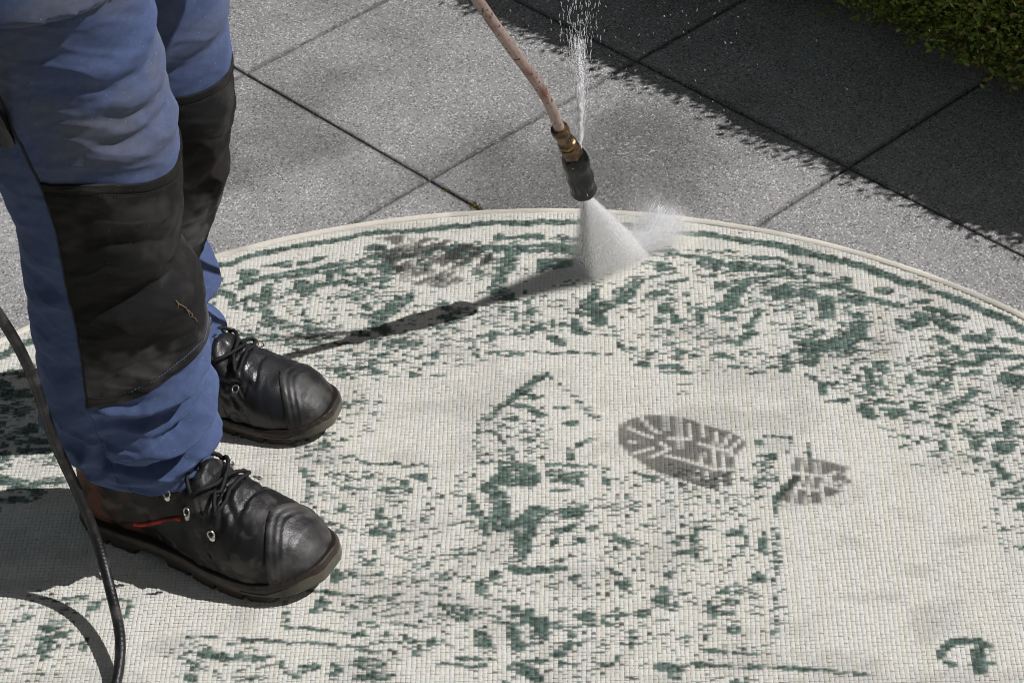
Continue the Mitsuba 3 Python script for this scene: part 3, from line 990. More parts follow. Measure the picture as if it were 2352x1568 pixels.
def boot_sdf(P, grow=0.0):
    x, y, z = P
    xo = x
    x = (x - BL_ / 2) * (BL_ / (BL_ + 2 * grow)) + BL_ / 2
    w, h, cy = boot_w(x) + grow, boot_h(x) + grow, boot_cy(x)
    u = np.abs(y - cy) / np.maximum(w, 1e-3)
    crown = 1 - 0.18 * np.clip((0.20 - x) / 0.1, 0, 1)
    v = np.clip(z - 0.020, 0, None) / np.maximum(h - 0.020, 2e-3)
    body = ((u / crown) ** 2.5 + v ** 2.3) ** (1 / 2.4) - 1
    body = body * np.minimum(w, np.maximum(h - 0.02, .01)) * 0.85
    body = np.maximum(body, np.maximum(x - BL_, -x + 0.001))
    sx_ = 0.077 + 0.03 * np.clip((z - .1) / .1, 0, 1)
    rx, ry = 0.068 - 0.012 * np.clip((z - .08) / .1, 0, 1), 0.046
    shaft = (np.sqrt(((x - sx_) / rx) ** 2 + (y / ry) ** 2) - 1) * ry - grow
    shaft = np.maximum(shaft, np.maximum(z - 0.172, 0.05 - z))
    d = smin(body, shaft, 0.022)
    return np.maximum(d, 0.012 - z)

def boot_upper():
    h = 0.0022
    lo, hi = (-0.012, -0.072, 0.006), (0.36, 0.072, 0.186)
    P = grid_of(lo, hi, h)
    x, y, z = P
    F = boot_sdf(P)
    q = np.stack([x, y, z], -1)
    # flex creases over the vamp, padded tongue between the lace rows, general softness of old leather
    F = F - 0.0050 * (meshkit.fbm(q * np.array([18, 14, 18]), 3, 2) - 0.5)
    band = np.exp(-((x - 0.225) / 0.028) ** 2)
    cr = np.abs(meshkit.fbm(np.stack([(x + 0.3 * z) * 70, y * 13, z * 20], -1), 2, 12) - 0.5)
    F = F + band * 0.0030 * np.clip(1 - cr / 0.10, 0, 1)
    ton = (x > 0.10) & (x < 0.232) & (z > 0.06)
    lacing = np.exp(-((y - boot_cy(x)) / 0.036) ** 4) * np.clip((x - 0.10) / 0.02, 0, 1) * np.clip((0.236 - x - 8 * (y - boot_cy(x)) ** 2) / 0.010, 0, 1) * np.clip((z - .07) / .02, 0, 1)
    F = F + lacing * (0.0042 - 0.0064 * np.abs(np.sin((x - 0.10 + 0.15 * (y > boot_cy(x)) * 0.02) * 84)))
    # quarter seam lines
    F = F + 0.0012 * np.exp(-((x - 0.105 - 0.5 * (0.09 - z)) / 0.0028) ** 2) * (z < 0.10)
    m = surface_nets(F, lo, h)
    return trimesh.smoothing.filter_taubin(m, iterations=4)

def boot_cap():
    h = 0.0019
    lo, hi = (0.24, -0.072, 0.010), (0.362, 0.072, 0.10)
    P = grid_of(lo, hi, h)
    x, y, z = P
    back = 0.272 + 0.32 * np.abs(y - 0.003) ** 1.35 * 4.0 + 0.10 * np.clip(0.075 - z, 0, 1) * 0
    r = x - back
    ridge = 0.0009 * (np.exp(-((r - 0.006) / 0.0026) ** 2) + np.exp(-((r - 0.0145) / 0.0026) ** 2) + np.exp(-((r - 0.023) / 0.0026) ** 2))
    F = boot_sdf(P, 0.0022) - ridge - 0.0016 * (meshkit.fbm(np.stack([x, y, z], -1) * 22, 3, 7) - 0.5)
    F = np.maximum(F, back - x)
    F = np.maximum(F, 0.014 - z)
    return trimesh.smoothing.filter_taubin(surface_nets(F, lo, h), iterations=3)

def sole_shape(P, z0, z1, grow):
    x, y, z = P
    x = (x - BL_ / 2) * (BL_ / (BL_ + 2 * grow)) + BL_ / 2
    w = boot_w(np.clip(x, 0, BL_)) + grow
    d2 = (np.abs(y - boot_cy(x)) - w) * 0.9
    d2 = np.maximum(d2, np.maximum(x - BL_, -x))
    spring = 0.011 * np.clip((x - 0.26) / 0.085, 0, 1) ** 2
    dz = np.maximum(z0 + spring - z, z - z1 - spring * 1.6)
    k = 0.005
    return np.sqrt(np.maximum(d2 + k, 0) ** 2 + np.maximum(dz + k, 0) ** 2) + np.minimum(np.maximum(d2, dz), -k) - k + k * 0 if False else np.maximum(d2, dz) + 0.0 * k

def boot_sole():
    h = 0.0021
    lo, hi = (-0.014, -0.078, -0.006), (0.364, 0.078, 0.060)
    P = grid_of(lo, hi, h)
    x, y, z = P
    side = np.abs(y - boot_cy(x))
    F = sole_shape(P, 0.0085, 0.0265, 0.0035)
    F = np.minimum(F, sole_shape(P, 0.011, 0.0215, 0.0052))
    # tread: lugs round the edge, a free arch before the heel
    lug = sole_shape(P, 0.0, 0.012, 0.0028)
    ph = np.mod(x + 0.010 + 0.25 * (side - 0.04), 0.043)
    lug = np.maximum(lug, 0.0026 - np.abs(ph - 0.0215))
    lug = np.maximum(lug, -(side - 0.006))
    lug = np.maximum(lug, x - 0.305)
    lug = np.maximum(lug, np.where((x > 0.098) & (x < 0.142), 0.004, -0.01))
    F = np.minimum(F, lug)
    F = np.maximum(F, np.where((x > 0.100) & (x < 0.138), 0.012 + 0.0 * x - z, -1))
    m = surface_nets(F, lo, h)
    return trimesh.smoothing.filter_taubin(m, iterations=6)

def boot_bumper():
    h = 0.0019
    lo, hi = (0.24, -0.078, 0.004), (0.368, 0.078, 0.075)
    P = grid_of(lo, hi, h)
    x, y, z = P
    top = 0.018 + 0.016 * np.clip((x - 0.295) / 0.045, 0, 1) ** 0.9
    F = np.maximum(boot_sdf(P, 0.0066), z - top) + 0.0012 * np.exp(-((z - top + .006) / .0016) ** 2)
    F = np.maximum(F, np.maximum(0.010 + 0.008 * np.clip((x - 0.26) / 0.085, 0, 1) ** 2 - z, 0.262 - x))
    m = surface_nets(F, lo, h)
    return trimesh.smoothing.filter_taubin(m, iterations=5)

UP, CAP, SOLE, BUMP = boot_upper(), boot_cap(), boot_sole(), boot_bumper()
from scipy.spatial import cKDTree
_tree = cKDTree(np.array(UP.vertices)); _nrm = np.array(UP.vertex_normals)
def on_boot(p, lift):
    p = np.atleast_2d(p)
    d, i = _tree.query(p, k=6)
    v, n = np.array(UP.vertices)[i].mean(1), _nrm[i].mean(1)
    n /= np.linalg.norm(n, axis=1, keepdims=True)
    return v + n * lift, n

# lace rows: along the facings, from the vamp up to the collar
rows = np.array([.222, .188, .156, .130, .108])
eye = {}
for s in (-1, 1):
    for k, x in enumerate(rows):
        yy = boot_cy(x) + s * (0.031 - 0.0005 * k)
        eye[s, k], _ = on_boot([[x + .003, boot_cy(x) + s * (.0405 - .0012 * k), boot_h(x) - .027 + .002 * k]], 0.0030)
lace_paths = []
for k in range(len(rows) - 1):
    for s in (-1, 1):
        a, b = eye[s, k][0], eye[-s, k + 1][0]
        lift = np.array([.0045 if s > 0 else .0075])
        w_ = np.linspace(0, 1, 22)[:, None]
        q1, nq = on_boot(a * (1 - w_) + b * w_ + [0, 0, .02], 0.0)
        lace_paths.append(q1 + nq * (np.sin(np.pi * w_) ** .5 * lift + .0015))
a, b = eye[-1, 0][0], eye[1, 0][0]
w_ = np.linspace(0, 1, 20)[:, None]
q1, nq = on_boot(a * (1 - w_) + b * w_ + [0, 0, .02], 0.0)
lace_paths.append(q1 + nq * .0045)
kx = (eye[-1, 4][0] + eye[1, 4][0]) / 2 + np.array([0.004, 0, 0.008])
for s in (-1, 1):
    lace_paths.append(spline([kx, kx + [.004, s * .014, .010], kx + [.018, s * .026, .002], kx + [.014, s * .016, -.006], kx], 26))
    lace_paths.append(spline([kx, kx + [.010, s * .008, .004], kx + [.026, s * .018, -.010], kx + [.036, s * .026, -.026]], 20))
LACE = trimesh.util.concatenate([tube(p, 0.0027 * (1 + 0.12 * np.sin(np.arange(len(p)) * 2.6)), 7) for p in lace_paths])
HOOKS = []
for s in (-1, 1):
    for k in range(4):
        c, n = on_boot(eye[s, k], 0.0025)
        c, n = c[0] + np.array([0.0, s * 0.004, -0.001]), n[0]
        t1 = np.cross(n, [1, 0, 0]); t1 /= np.linalg.norm(t1); t2 = np.cross(n, t1)
        an_ = np.linspace(0, 2 * np.pi, 17)
        ring = c + 0.0052 * np.cos(an_)[:, None] * t1 + 0.0044 * np.sin(an_)[:, None] * t2 + n * 0.0022
        plate = trimesh.creation.cylinder(0.0034, 0.0022, sections=14)
        M = np.eye(4); M[:3, 0], M[:3, 1], M[:3, 2], M[:3, 3] = t1, np.cross(n, t1), n, c + t1 * (0.0075 if t1[2] < 0 else -0.0075)
        plate.apply_transform(M)
        HOOKS.append(trimesh.util.concatenate([tube(ring, 0.00095, 8), plate]))
xs = np.linspace(0.172, 0.100, 40)
pip, _ = on_boot(np.stack([xs, -0.055 + 0 * xs, np.interp(xs, [.100, .172], [.040, .084])], 1), 0.0004)
pip = np.stack([np.convolve(np.pad(pip[:, k], 4, mode='edge'), np.ones(9) / 9, mode='valid') for k in range(3)], 1)
PIPING = tube(pip, 0.0030, 8)

def leather_color(p, n, uv):
    w = fbm(p.x * 16, p.y * 16, p.z * 16, 4)
    c = mix((0.008, 0.008, 0.0085), (0.018, 0.018, 0.019), w)
    scuff = smoothstep(0.55, 0.72, fbm(p.x * 34 + 3, p.y * 34, p.z * 34, 4))
    c = mix(c, (0.10, 0.096, 0.092), 0.62 * scuff)
    lint = noise(p.x * 520, p.y * 520, p.z * 520)
    c = dr.select(lint > 0.965, mi.Color3f(0.26, 0.25, 0.24), c)
    heel = smoothstep(0.13, 0.05, dr.sqrt(dr.square(p.x + 0.545) + dr.square(p.y - 2.715)))
    worn = heel * smoothstep(0.36, 0.58, fbm(p.x * 40, p.y * 40, p.z * 26, 3))
    return mix(c, (0.15, 0.070, 0.042), 0.85 * worn)
def leather_bump(p, n, uv):
    d1, d2, r = voronoi((p.x + p.z * 0.6) * 380, (p.y + p.z * 0.5) * 380)
    return 0.4 * (d2 - d1) + fbm(p.x * 130, p.y * 130, p.z * 130) + 1.6 * fbm(p.x * 42, p.y * 42, p.z * 42)
scene['leather'] = bump(clay(proc(leather_color), proc(lambda p, n, uv: 0.32 + 0.26 * fbm(p.x * 20, p.y * 20, p.z * 20)), 0.30), leather_bump, 0.0006, 6e-4)
scene['wet_leather'] = bump(clay(proc(lambda p, n, uv: mix((0.007, 0.007, 0.009), (0.018, 0.019, 0.022), fbm(p.x * 18, p.y * 18, p.z * 18))), proc(lambda p, n, uv: 0.14 + 0.34 * smoothstep(0.35, 0.65, fbm(p.x * 14, p.y * 14, p.z * 14))), 0.42, clearcoat=0.35, clearcoat_gloss=0.9), leather_bump, 0.0005, 6e-4)
scene['cap_rubber'] = bump(clay(proc(lambda p, n, uv: mix((0.012, 0.012, 0.0125), (0.075, 0.074, 0.072), smoothstep(0.42, 0.75, fbm(p.x * 30, p.y * 30, p.z * 30, 4)))), proc(lambda p, n, uv: 0.26 + 0.40 * fbm(p.x * 34, p.y * 34, p.z * 34)), 0.4, clearcoat=0.2), leather_bump, 0.0004, 6e-4)
scene['sole_rubber'] = clay(proc(lambda p, n, uv: mix((0.020, 0.015, 0.013), (0.042, 0.031, 0.026), fbm(p.x * 30, p.y * 30, p.z * 30))), 0.45, 0.4)
scene['bumper_rubber'] = clay({'type': 'mesh_attribute', 'name': 'vertex_color'}, 0.30, 0.5, clearcoat=0.4)
scene['lace_cord'] = clay((0.013, 0.013, 0.014), 0.7, 0.3)
scene['steel'] = {'type': 'twosided', 'bsdf': {'type': 'principled', 'base_color': {'type': 'rgb', 'value': [0.62, 0.60, 0.56]}, 'metallic': 1.0, 'roughness': 0.28}}
scene['red_piping'] = clay(proc(lambda p, n, uv: mix((0.10, 0.012, 0.010), (0.42, 0.035, 0.025), smoothstep(0.3, 0.65, fbm(p.x * 45, p.y * 45, p.z * 45)))), 0.5, 0.4)

def place_boot(name, org, yaw, mirror, leather, scale):
    c, s = math.cos(yaw), math.sin(yaw)
    f = -1 if mirror else 1
    def put_(m, key, mat, smooth=True, **kw):
        v = np.array(m.vertices) * np.array(scale) * [1, f, 1]
        v = np.stack([org[0] + v[:, 0] * c - v[:, 1] * s, org[1] + v[:, 0] * s + v[:, 1] * c, v[:, 2] + org[2]], 1)
        fc = np.array(m.faces)
        add(key, trimesh.Trimesh(v, fc[:, ::-1] if mirror else fc, process=False), mat, smooth=smooth, **kw)
    put_(UP, name, leather); put_(SOLE, name + '__sole', 'sole_rubber', 35); put_(CAP, name + '__toe_cap', 'cap_rubber'); tb = np.clip((np.array(BUMP.vertices)[:, :1] - .312) / .030, 0, 1); tb = tb * tb * (3 - 2 * tb)
    put_(BUMP, name + '__toe_bumper', 'bumper_rubber', color=np.array([.021, .018, .016]) * (1 - tb) + np.array([.080, .075, .055]) * tb)
    put_(LACE, name + '__lace', 'lace_cord')
    for k, m in enumerate(HOOKS): put_(m, name + '__lace_hook' + (f'_{k:03d}' if k else ''), 'steel', 35)
    put_(PIPING, name + '__piping', 'red_piping')
    tag(name + '__piping', 'red piping on the boot side')
place_boot('person__boot', (-.566, 2.716, 0.0068), math.radians(-29.0), False, 'leather', (1.03, 1.15, 1.10))
place_boot('person__boot_001', (-.573, 2.972, 0.0068), math.radians(-18.0), True, 'wet_leather', (1.0, 1.04, 0.90))
tag('person__boot_001', 'wet shiny black boot on the far foot')
tag('person__boot', 'scuffed black boot with brown worn heel on the near foot')

# ---------------------------------------------------------------- lance
LP = np.array([[.1165, 3.106, .180], [.103, 3.077, .268], [.087, 3.056, .321], [.074, 3.037, .377], [.056, 3.015, .432], [.028, 2.986, .501], [-.011, 2.945, .602], [-.086, 2.863, .80], [-.161, 2.782, 1.0], [-.232, 2.705, 1.19]])
curve = spline(LP, 240)
def cut(z0, z1):
    c = curve[(curve[:, 2] >= z0) & (curve[:, 2] <= z1)]
    return c
axis = LP[0] - LP[1]; axis /= np.linalg.norm(axis)
def lathe(org, ax, prof, n=28, hexa=False, seed=None):
    ax = np.asarray(ax, float); a = np.cross(ax, [0.2, 0.9, 0.1]); a /= np.linalg.norm(a); b = np.cross(ax, a)
    th = np.arange(n) * 2 * np.pi / n
    P_ = np.array(prof, float)
    v = (org + P_[:, 0][:, None, None] * ax + P_[:, 1][:, None, None] * (np.cos(th)[None, :, None] * a + np.sin(th)[None, :, None] * b)).reshape(-1, 3)
    if seed is not None:
        v = v + (meshkit.fbm(v * 130, 3, seed) - 0.5)[:, None] * 0.0025 * ax + (meshkit.fbm(v * 110, 2, seed + 1) - 0.5)[:, None] * 0.0016 * a
    q = grid_faces(len(P_), n, True)
    return trimesh.Trimesh(v, tr(q), process=False)
scene['lance_metal'] = bump(clay(proc(lambda p, n, uv: mix(mix((0.40, 0.31, 0.275), (0.25, 0.125, 0.095), smoothstep(0.44, 0.76, fbm(p.x * 60, p.y * 60, p.z * 22, 4))), (0.12, 0.07, 0.055), smoothstep(0.70, 0.80, noise(p.x * 330, p.y * 330, p.z * 210)))), 0.5, 0.4, metallic=0.25), lambda p, n, uv: fbm(p.x * 260, p.y * 260, p.z * 160), 0.0008, 4e-4)
scene['brass'] = bump({'type': 'twosided', 'bsdf': {'type': 'principled', 'base_color': proc(lambda p, n, uv: mix((0.20, 0.125, 0.065), (0.07, 0.042, 0.026), smoothstep(0.38, 0.66, fbm(p.x * 90, p.y * 90, p.z * 90)))), 'metallic': 0.75, 'roughness': 0.38}}, lambda p, n, uv: fbm(p.x * 240, p.y * 240, p.z * 240), 0.0007, 4e-4)
scene['nozzle_rubber'] = bump(clay((0.006, 0.006, 0.0065), 0.26, 0.35, clearcoat=0.15), lambda p, n, uv: fbm(p.x * 120, p.y * 120, p.z * 120), 0.0006, 6e-4)
scene['grip_plastic'] = clay((0.02, 0.02, 0.021), 0.5, 0.4)
tag('spray_lance', 'weathered metal pressure washer lance with brass coupling and black nozzle spraying the rug', 'spray lance')
add('spray_lance__tube', tube(cut(.318, 1.19), 0.0074, 20), 'lance_metal', smooth=True)
A0 = LP[2] + np.array([0.0, 0, 0]); ax2 = LP[1] - LP[2]; ax2 /= np.linalg.norm(ax2)
add('spray_lance__coupling', lathe(A0 - ax2 * 0.012, ax2, [(0, .0075), (0, .0112), (.003, .0125), (.010, .0125), (.012, .0108), (.030, .0108), (.033, .0100), (.036, .0128), (.040, .0132), (.044, .0112), (.048, .0108), (.048, .002)], 28, seed=None), 'brass', smooth=35)
add('spray_lance__coupling__nut', lathe(A0 + ax2 * 0.034, ax2, [(0, .008), (0, .0135), (.003, .0155), (.019, .0155), (.022, .0135), (.022, .008)], 6), 'brass', smooth=False)
NZ = LP[1] + axis * 0.0
pr = [(-.004, .006), (-.004, .014), (0, .0168), (.006, .0182)] + [(.006 + .07 * k / 12, .0184 + .0008 * math.sin(k)) for k in range(1, 12)] + [(.079, .0188), (.083, .0178), (.084, .0162), (.082, .0150), (.070, .0140), (.070, .001)]
nz = lathe(NZ, axis, pr, 40, seed=4)
th_ = np.arctan2(*(np.array(nz.vertices) - NZ)[:, :2].T)
add('spray_lance__nozzle', nz, 'nozzle_rubber', smooth=40)
hc = curve[curve[:, 2] > 1.02]
add('spray_lance__grip', tube(curve[(curve[:, 2] > .84) & (curve[:, 2] < 1.0)], 0.0155, 18), 'grip_plastic', smooth=40)
end = curve[-1]; du = (curve[-1] - curve[-4]) / np.linalg.norm(curve[-1] - curve[-4])
add('spray_lance__handle', trimesh.util.concatenate([tube(np.array([end - du * .06, end, end + du * .07]), [.017, .021, .019], 16), tube(np.array([end + du * .05, end + du * .06 + [-.03, 0, -.06], end + du * .06 + [-.05, .0, -.12]]), [.016, .017, .015], 16)]), 'grip_plastic', smooth=40)

# ---------------------------------------------------------------- hose
HP = [(-.36, 2.70, 1.08), (-.62, 2.50, 1.00), (-.70, 2.53, .72), (-.640, 2.555, .565), (-.588, 2.562, .428), (-.574, 2.572, .341), (-.5685, 2.580, .252), (-.552, 2.580, .160), (-.533, 2.550, .087), (-.5195, 2.500, .051), (-.508, 2.440, .034), (-.512, 2.388, .0165), (-.55, 2.28, .013), (-.66, 2.12, .013), (-.86, 1.98, .013), (-1.2, 1.9, .013)]
hose = spline(HP, 420)
hose[:, 2] = np.maximum(hose[:, 2], 0.0135)
scene['hose_rubber'] = bump(clay(proc(lambda p, n, uv: mix((0.012, 0.012, 0.013), (0.06, 0.058, 0.056), smoothstep(0.46, 0.76, fbm(p.x * 40, p.y * 40, p.z * 40, 4)))), 0.42, 0.4), lambda p, n, uv: noise(p.x * 300, p.y * 300, p.z * 300) + 0.2 * dr.sin((p.x * 0.5 + p.z + p.y * 0.4) * 1500), 0.0004, 5e-4)
add('pressure_hose', tube(hose, 0.0068, 18), 'hose_rubber', smooth=True)
tag('pressure_hose', 'thin black rubber hose curving down past the near boot onto the rug', 'hose')

# ---------------------------------------------------------------- upper body (above the frame): one continuous body, jacket over it
h = 0.011
lo, hi = (-0.78, 2.42, 0.80), (0.02, 3.22, 1.80)
P = grid_of(lo, hi, h)
sh = {-1: np.array([-.47, 2.635, 1.395]), 1: np.array([-.45, 2.995, 1.395])}
el = {-1: np.array([-.46, 2.545, 1.13]), 1: np.array([-.33, 3.03, 1.13])}
hd = {-1: curve[-1] + np.array([-.035, .004, -.030]), 1: curve[np.argmin(abs(curve[:, 2] - .92))] + np.array([-.026, .030, .012])}
torso = smin(capsule(P, (-.50, 2.82, 1.0), (-.47, 2.82, 1.34), .135, .145), np.minimum(capsule(P, (-.48, 2.73, 1.28), (-.47, 2.68, 1.38), .10, .07), capsule(P, (-.48, 2.91, 1.28), (-.46, 2.95, 1.38), .10, .07)), 0.08)
jac = torso
for s in (-1, 1):
    arm = np.minimum(capsule(P, sh[s], el[s], .066, .054), capsule(P, el[s], el[s] * .18 + hd[s] * .82, .054, .042))
    jac = smin(jac, arm, 0.05)
jac = np.maximum(jac, .955 - P[2])
jac = jac - 0.012 * (meshkit.fbm(np.stack(P, -1) * 14, 3, 8) - .5)
scene['jacket_cloth'] = clay(proc(lambda p, n, uv: mix((0.04, 0.055, 0.14), (0.06, 0.08, 0.19), fbm(p.x * 20, p.y * 20, p.z * 20))), 0.85, 0.2)
scene['skin'] = clay(proc(lambda p, n, uv: mix((0.42, 0.25, 0.17), (0.52, 0.33, 0.24), fbm(p.x * 40, p.y * 40, p.z * 40))), 0.5, 0.4)
scene['hair'] = clay((0.03, 0.02, 0.013), 0.6, 0.3)
add('person__jacket', surface_nets(jac, lo, h), 'jacket_cloth', smooth=True)
h = 0.0055
hc_ = np.array([-.395, 2.815, 1.605])
def ell(P, c, r):
    return (np.sqrt(sum(((P[k] - c[k]) / r[k]) ** 2 for k in range(3))) - 1) * min(r)
P = grid_of((-.56, 2.70, 1.38), (-.24, 2.93, 1.76), h)
head = smin(ell(P, hc_ + [-.012, 0, .02], (.098, .076, .098)), ell(P, hc_ + [.035, 0, -.055], (.062, .054, .066)), 0.03)
head = smin(head, capsule(P, (-.455, 2.815, 1.38), hc_ + [-.03, 0, -.04], .060, .054), 0.03)
head = smin(head, capsule(P, hc_ + [.085, 0, .0], hc_ + [.106, 0, -.026], .008, .013), 0.012)
for s in (-1, 1):
    head = np.minimum(head, ell(P, hc_ + [-.01, s * .078, -.01], (.022, .010, .033)))
    head = np.maximum(head, -ell(P, hc_ + [.092, s * .031, .006], (.016, .015, .010)))
    head = np.minimum(head, ell(P, hc_ + [.076, s * .031, .006], (.013, .013, .012)))
head = np.maximum(head, -ell(P, hc_ + [.102, 0, -.062], (.014, .024, .0035)))
body = [surface_nets(head, (-.56, 2.70, 1.38), h)]
for s in (-1, 1):
    c, ax3 = hd[s], (curve[-1] - curve[-30]) / np.linalg.norm(curve[-1] - curve[-30])
    wr = el[s] * .2 + hd[s] * .8
    lo = c - .11; P = grid_of(lo, c + .11, 0.0035)
    tgt = c - hd[s] + (curve[-1] if s < 0 else curve[np.argmin(abs(curve[:, 2] - .92))]) + (np.array([0, 0, -.012]) if s < 0 else 0)
    out = (tgt - c); out -= ax3 * (out @ ax3); out /= np.linalg.norm(out); side = np.cross(ax3, out)
    H = smin(capsule(P, wr, c, .030, .030), capsule(P, c - ax3 * .028, c + ax3 * .026, .021, .022), 0.02)
    for k in range(4):
        b0 = c + ax3 * (-.030 + .0195 * k) + out * .006 + side * .020 * s
        R_ = 0.026
        pts = [b0] + [tgt + R_ * (math.cos(t) * side * s + math.sin(t) * out) + ax3 * (-.030 + .0195 * k) for t in (0.5, 1.5, 2.5, 3.3 - .15 * abs(k - 1.5))]
        f_ = 9.0
        for i_ in range(4):
            f_ = np.minimum(f_, capsule(P, pts[i_], pts[i_ + 1], .0095 - .0008 * i_, .0088 - .0008 * i_))
        H = smin(H, f_, 0.006)
    t0 = c + ax3 * .030
    t1, t2 = t0 + ax3 * .026 - side * s * .018 + out * .006, tgt + ax3 * .052 - side * s * .020
    t3 = t2 + ax3 * .018 + out * .014
    H = smin(H, np.minimum(np.minimum(capsule(P, t0, t1, .014, .0115), capsule(P, t1, t2, .0115, .0105)), capsule(P, t2, t3, .0105, .0085)), 0.008)
    body.append(surface_nets(H, lo, 0.0035))
for k_, m_ in zip(('person__head', 'person__hand', 'person__hand_001'), body): add(k_, m_, 'skin', smooth=True)
P = grid_of((-.56, 2.70, 1.50), (-.24, 2.93, 1.78), 0.0055)
hr = ell(P, hc_ + [-.020, 0, .026], (.102, .083, .103)) - 0.004 * (meshkit.fbm(np.stack(P, -1) * 60, 2, 3) - .5)
hr = np.maximum(hr, np.minimum(-(P[2] - hc_[2] - .045), (P[0] - hc_[0] + .01)))
add('person__hair', surface_nets(hr, (-.56, 2.70, 1.50), 0.0055), 'hair', smooth=True)

# ---------------------------------------------------------------- hedge
HD = np.array([0.68, -0.733]); HN = np.array([-0.733, -0.68])       # along the hedge, and out of its near face
H0 = np.array([0.512, 3.842])                                            # a point at the foot of the near face
rng = np.random.RandomState(2)
def hedge_face(s, z):
    """How far the clipped face bulges out at s metres along and z up."""
    q = np.stack([s * 5.0, z * 5.0, s * 0], -1)
    return 0.07 * (meshkit.fbm(q, 3, 4) - 0.5) + 0.05 * np.sin(np.clip(z / 0.46, 0, 1) * np.pi) ** 0.8 - 0.05 * np.clip((z - 0.36) / 0.12, 0, 1) ** 2 * 2
HT = 0.47
nl = 105000
s = np.where(rng.rand(nl) < .55, rng.uniform(-.3, .85, nl), rng.uniform(-1.5, 1.35, nl))
topside = rng.rand(nl) < 0.42
z = np.where(topside, HT - np.abs(rng.normal(0, 0.034, nl)), 0.045 + (HT - 0.05) * rng.rand(nl))
out = np.where(topside, -0.50 * rng.rand(nl), -np.abs(rng.normal(0, 0.035, nl)))
face = hedge_face(s, z)
zt_ = HT + 0.015 + 0.17 * (meshkit.fbm(np.stack([s * 7, out * 7, s * 0], -1), 3, 6) - .5)
z = np.where(topside, z + zt_ - HT, z)
sprig = rng.rand(nl) < 0.10
out = np.where(sprig & ~topside, out + rng.uniform(.01, .045, nl), out)
pos = np.stack([H0[0] + HD[0] * s + HN[0] * (face + out), H0[1] + HD[1] * s + HN[1] * (face + out), z + np.where(sprig & topside, rng.uniform(0, .07, nl) * (meshkit.noise(np.stack([s * 16, out * 16, s * 0], -1), 3) > .5), 0)], 1)
outw = np.where(topside[:, None], np.array([0, 0, 1.0]), np.array([HN[0], HN[1], 0.25]))
dirv = outw + [0, 0, .35] + rng.normal(0, 0.62, (nl, 3)); dirv /= np.linalg.norm(dirv, axis=1, keepdims=True)
side = np.cross(dirv, rng.normal(size=(nl, 3))); side /= np.linalg.norm(side, axis=1, keepdims=True)
nrm = np.cross(side, dirv)
ll = rng.uniform(0.0085, 0.0155, nl)[:, None]; lw = ll * rng.uniform(.20, .28, nl)[:, None]
bend = ll * rng.uniform(.05, .2, nl)[:, None]
pv = np.stack([pos, pos + dirv * ll * .35 + side * lw + nrm * bend * .7, pos + dirv * ll * .4 + nrm * bend * .2, pos + dirv * ll * .35 - side * lw + nrm * bend * .7,
               pos + dirv * ll * .78 + side * lw * .8 + nrm * bend * .5, pos + dirv * ll * .78 - side * lw * .8 + nrm * bend * .5, pos + dirv * ll - nrm * bend * .6], 1)
lf = np.array([[0, 2, 1], [0, 3, 2], [1, 2, 4], [2, 3, 5], [2, 6, 4], [2, 5, 6]])
LFc = (lf[None] + 7 * np.arange(nl)[:, None, None]).reshape(-1, 3)
g = rng.rand(nl)[:, None]
lc = np.array([0.095, 0.165, 0.038]) * (1 - g) + np.array([0.34, 0.42, 0.095]) * g
old = rng.rand(nl) < 0.13
lc[old] = np.array([0.24, 0.17, 0.05]) * rng.uniform(.6, 1.1, (old.sum(), 1))
tipcol = np.clip(lc * 1.15, 0, 1)
lcol = np.repeat(lc[:, None], 7, 1); lcol[:, 4:] = tipcol[:, None]
scene['box_leaf'] = {'type': 'twosided', 'bsdf': {'type': 'principled', 'base_color': {'type': 'mesh_attribute', 'name': 'vertex_color'}, 'roughness': 0.38, 'specular': 0.5}}
scene['hedge_twig'] = clay(proc(lambda p, n, uv: mix((0.012, 0.014, 0.006), (0.03, 0.026, 0.014), noise(p.x * 60, p.y * 60, p.z * 60))), 0.9, 0.1)
tag('hedge', 'clipped dark green box hedge with small leaves at the edge of the paving', 'hedge')
add('hedge__foliage', trimesh.Trimesh(pv.reshape(-1, 3), LFc, process=False), 'box_leaf', smooth=False, color=lcol.reshape(-1, 3))
tag('hedge__foliage', kind='stuff')
# twiggy core and stems
ss = np.linspace(-1.48, 1.33, 90); zz_ = np.linspace(0.075, HT - 0.10, 14)
S_, Z_ = np.meshgrid(ss, zz_, indexing='ij')
O_ = hedge_face(S_, Z_) - 0.055
fr = np.stack([H0[0] + HD[0] * S_ + HN[0] * O_, H0[1] + HD[1] * S_ + HN[1] * O_, Z_], -1)
bk = np.stack([H0[0] + HD[0] * S_ - HN[0] * .45, H0[1] + HD[1] * S_ - HN[1] * .45, Z_], -1)
ringv = np.concatenate([fr, bk[:, ::-1]], 1)
cq = grid_faces(90, 28, True)
e0 = np.array([[j, j + 1, 26 - j, 27 - j] for j in range(13)])
add('hedge__twigs', (ringv.reshape(-1, 3), np.vstack([cq, e0, e0[:, ::-1] + 89 * 28])), 'hedge_twig', smooth=30)
for k in range(9):
    q = H0 + HD * (-1.3 + .31 * k) - HN * .2
    add('hedge__stem' + (f'_{k:03d}' if k else ''), tube(np.array([[q[0], q[1], -.05], [q[0] + .01, q[1], .06], [q[0], q[1] + .01, .14]]), [.017, .014, .012], 9), 'hedge_twig', smooth=True)

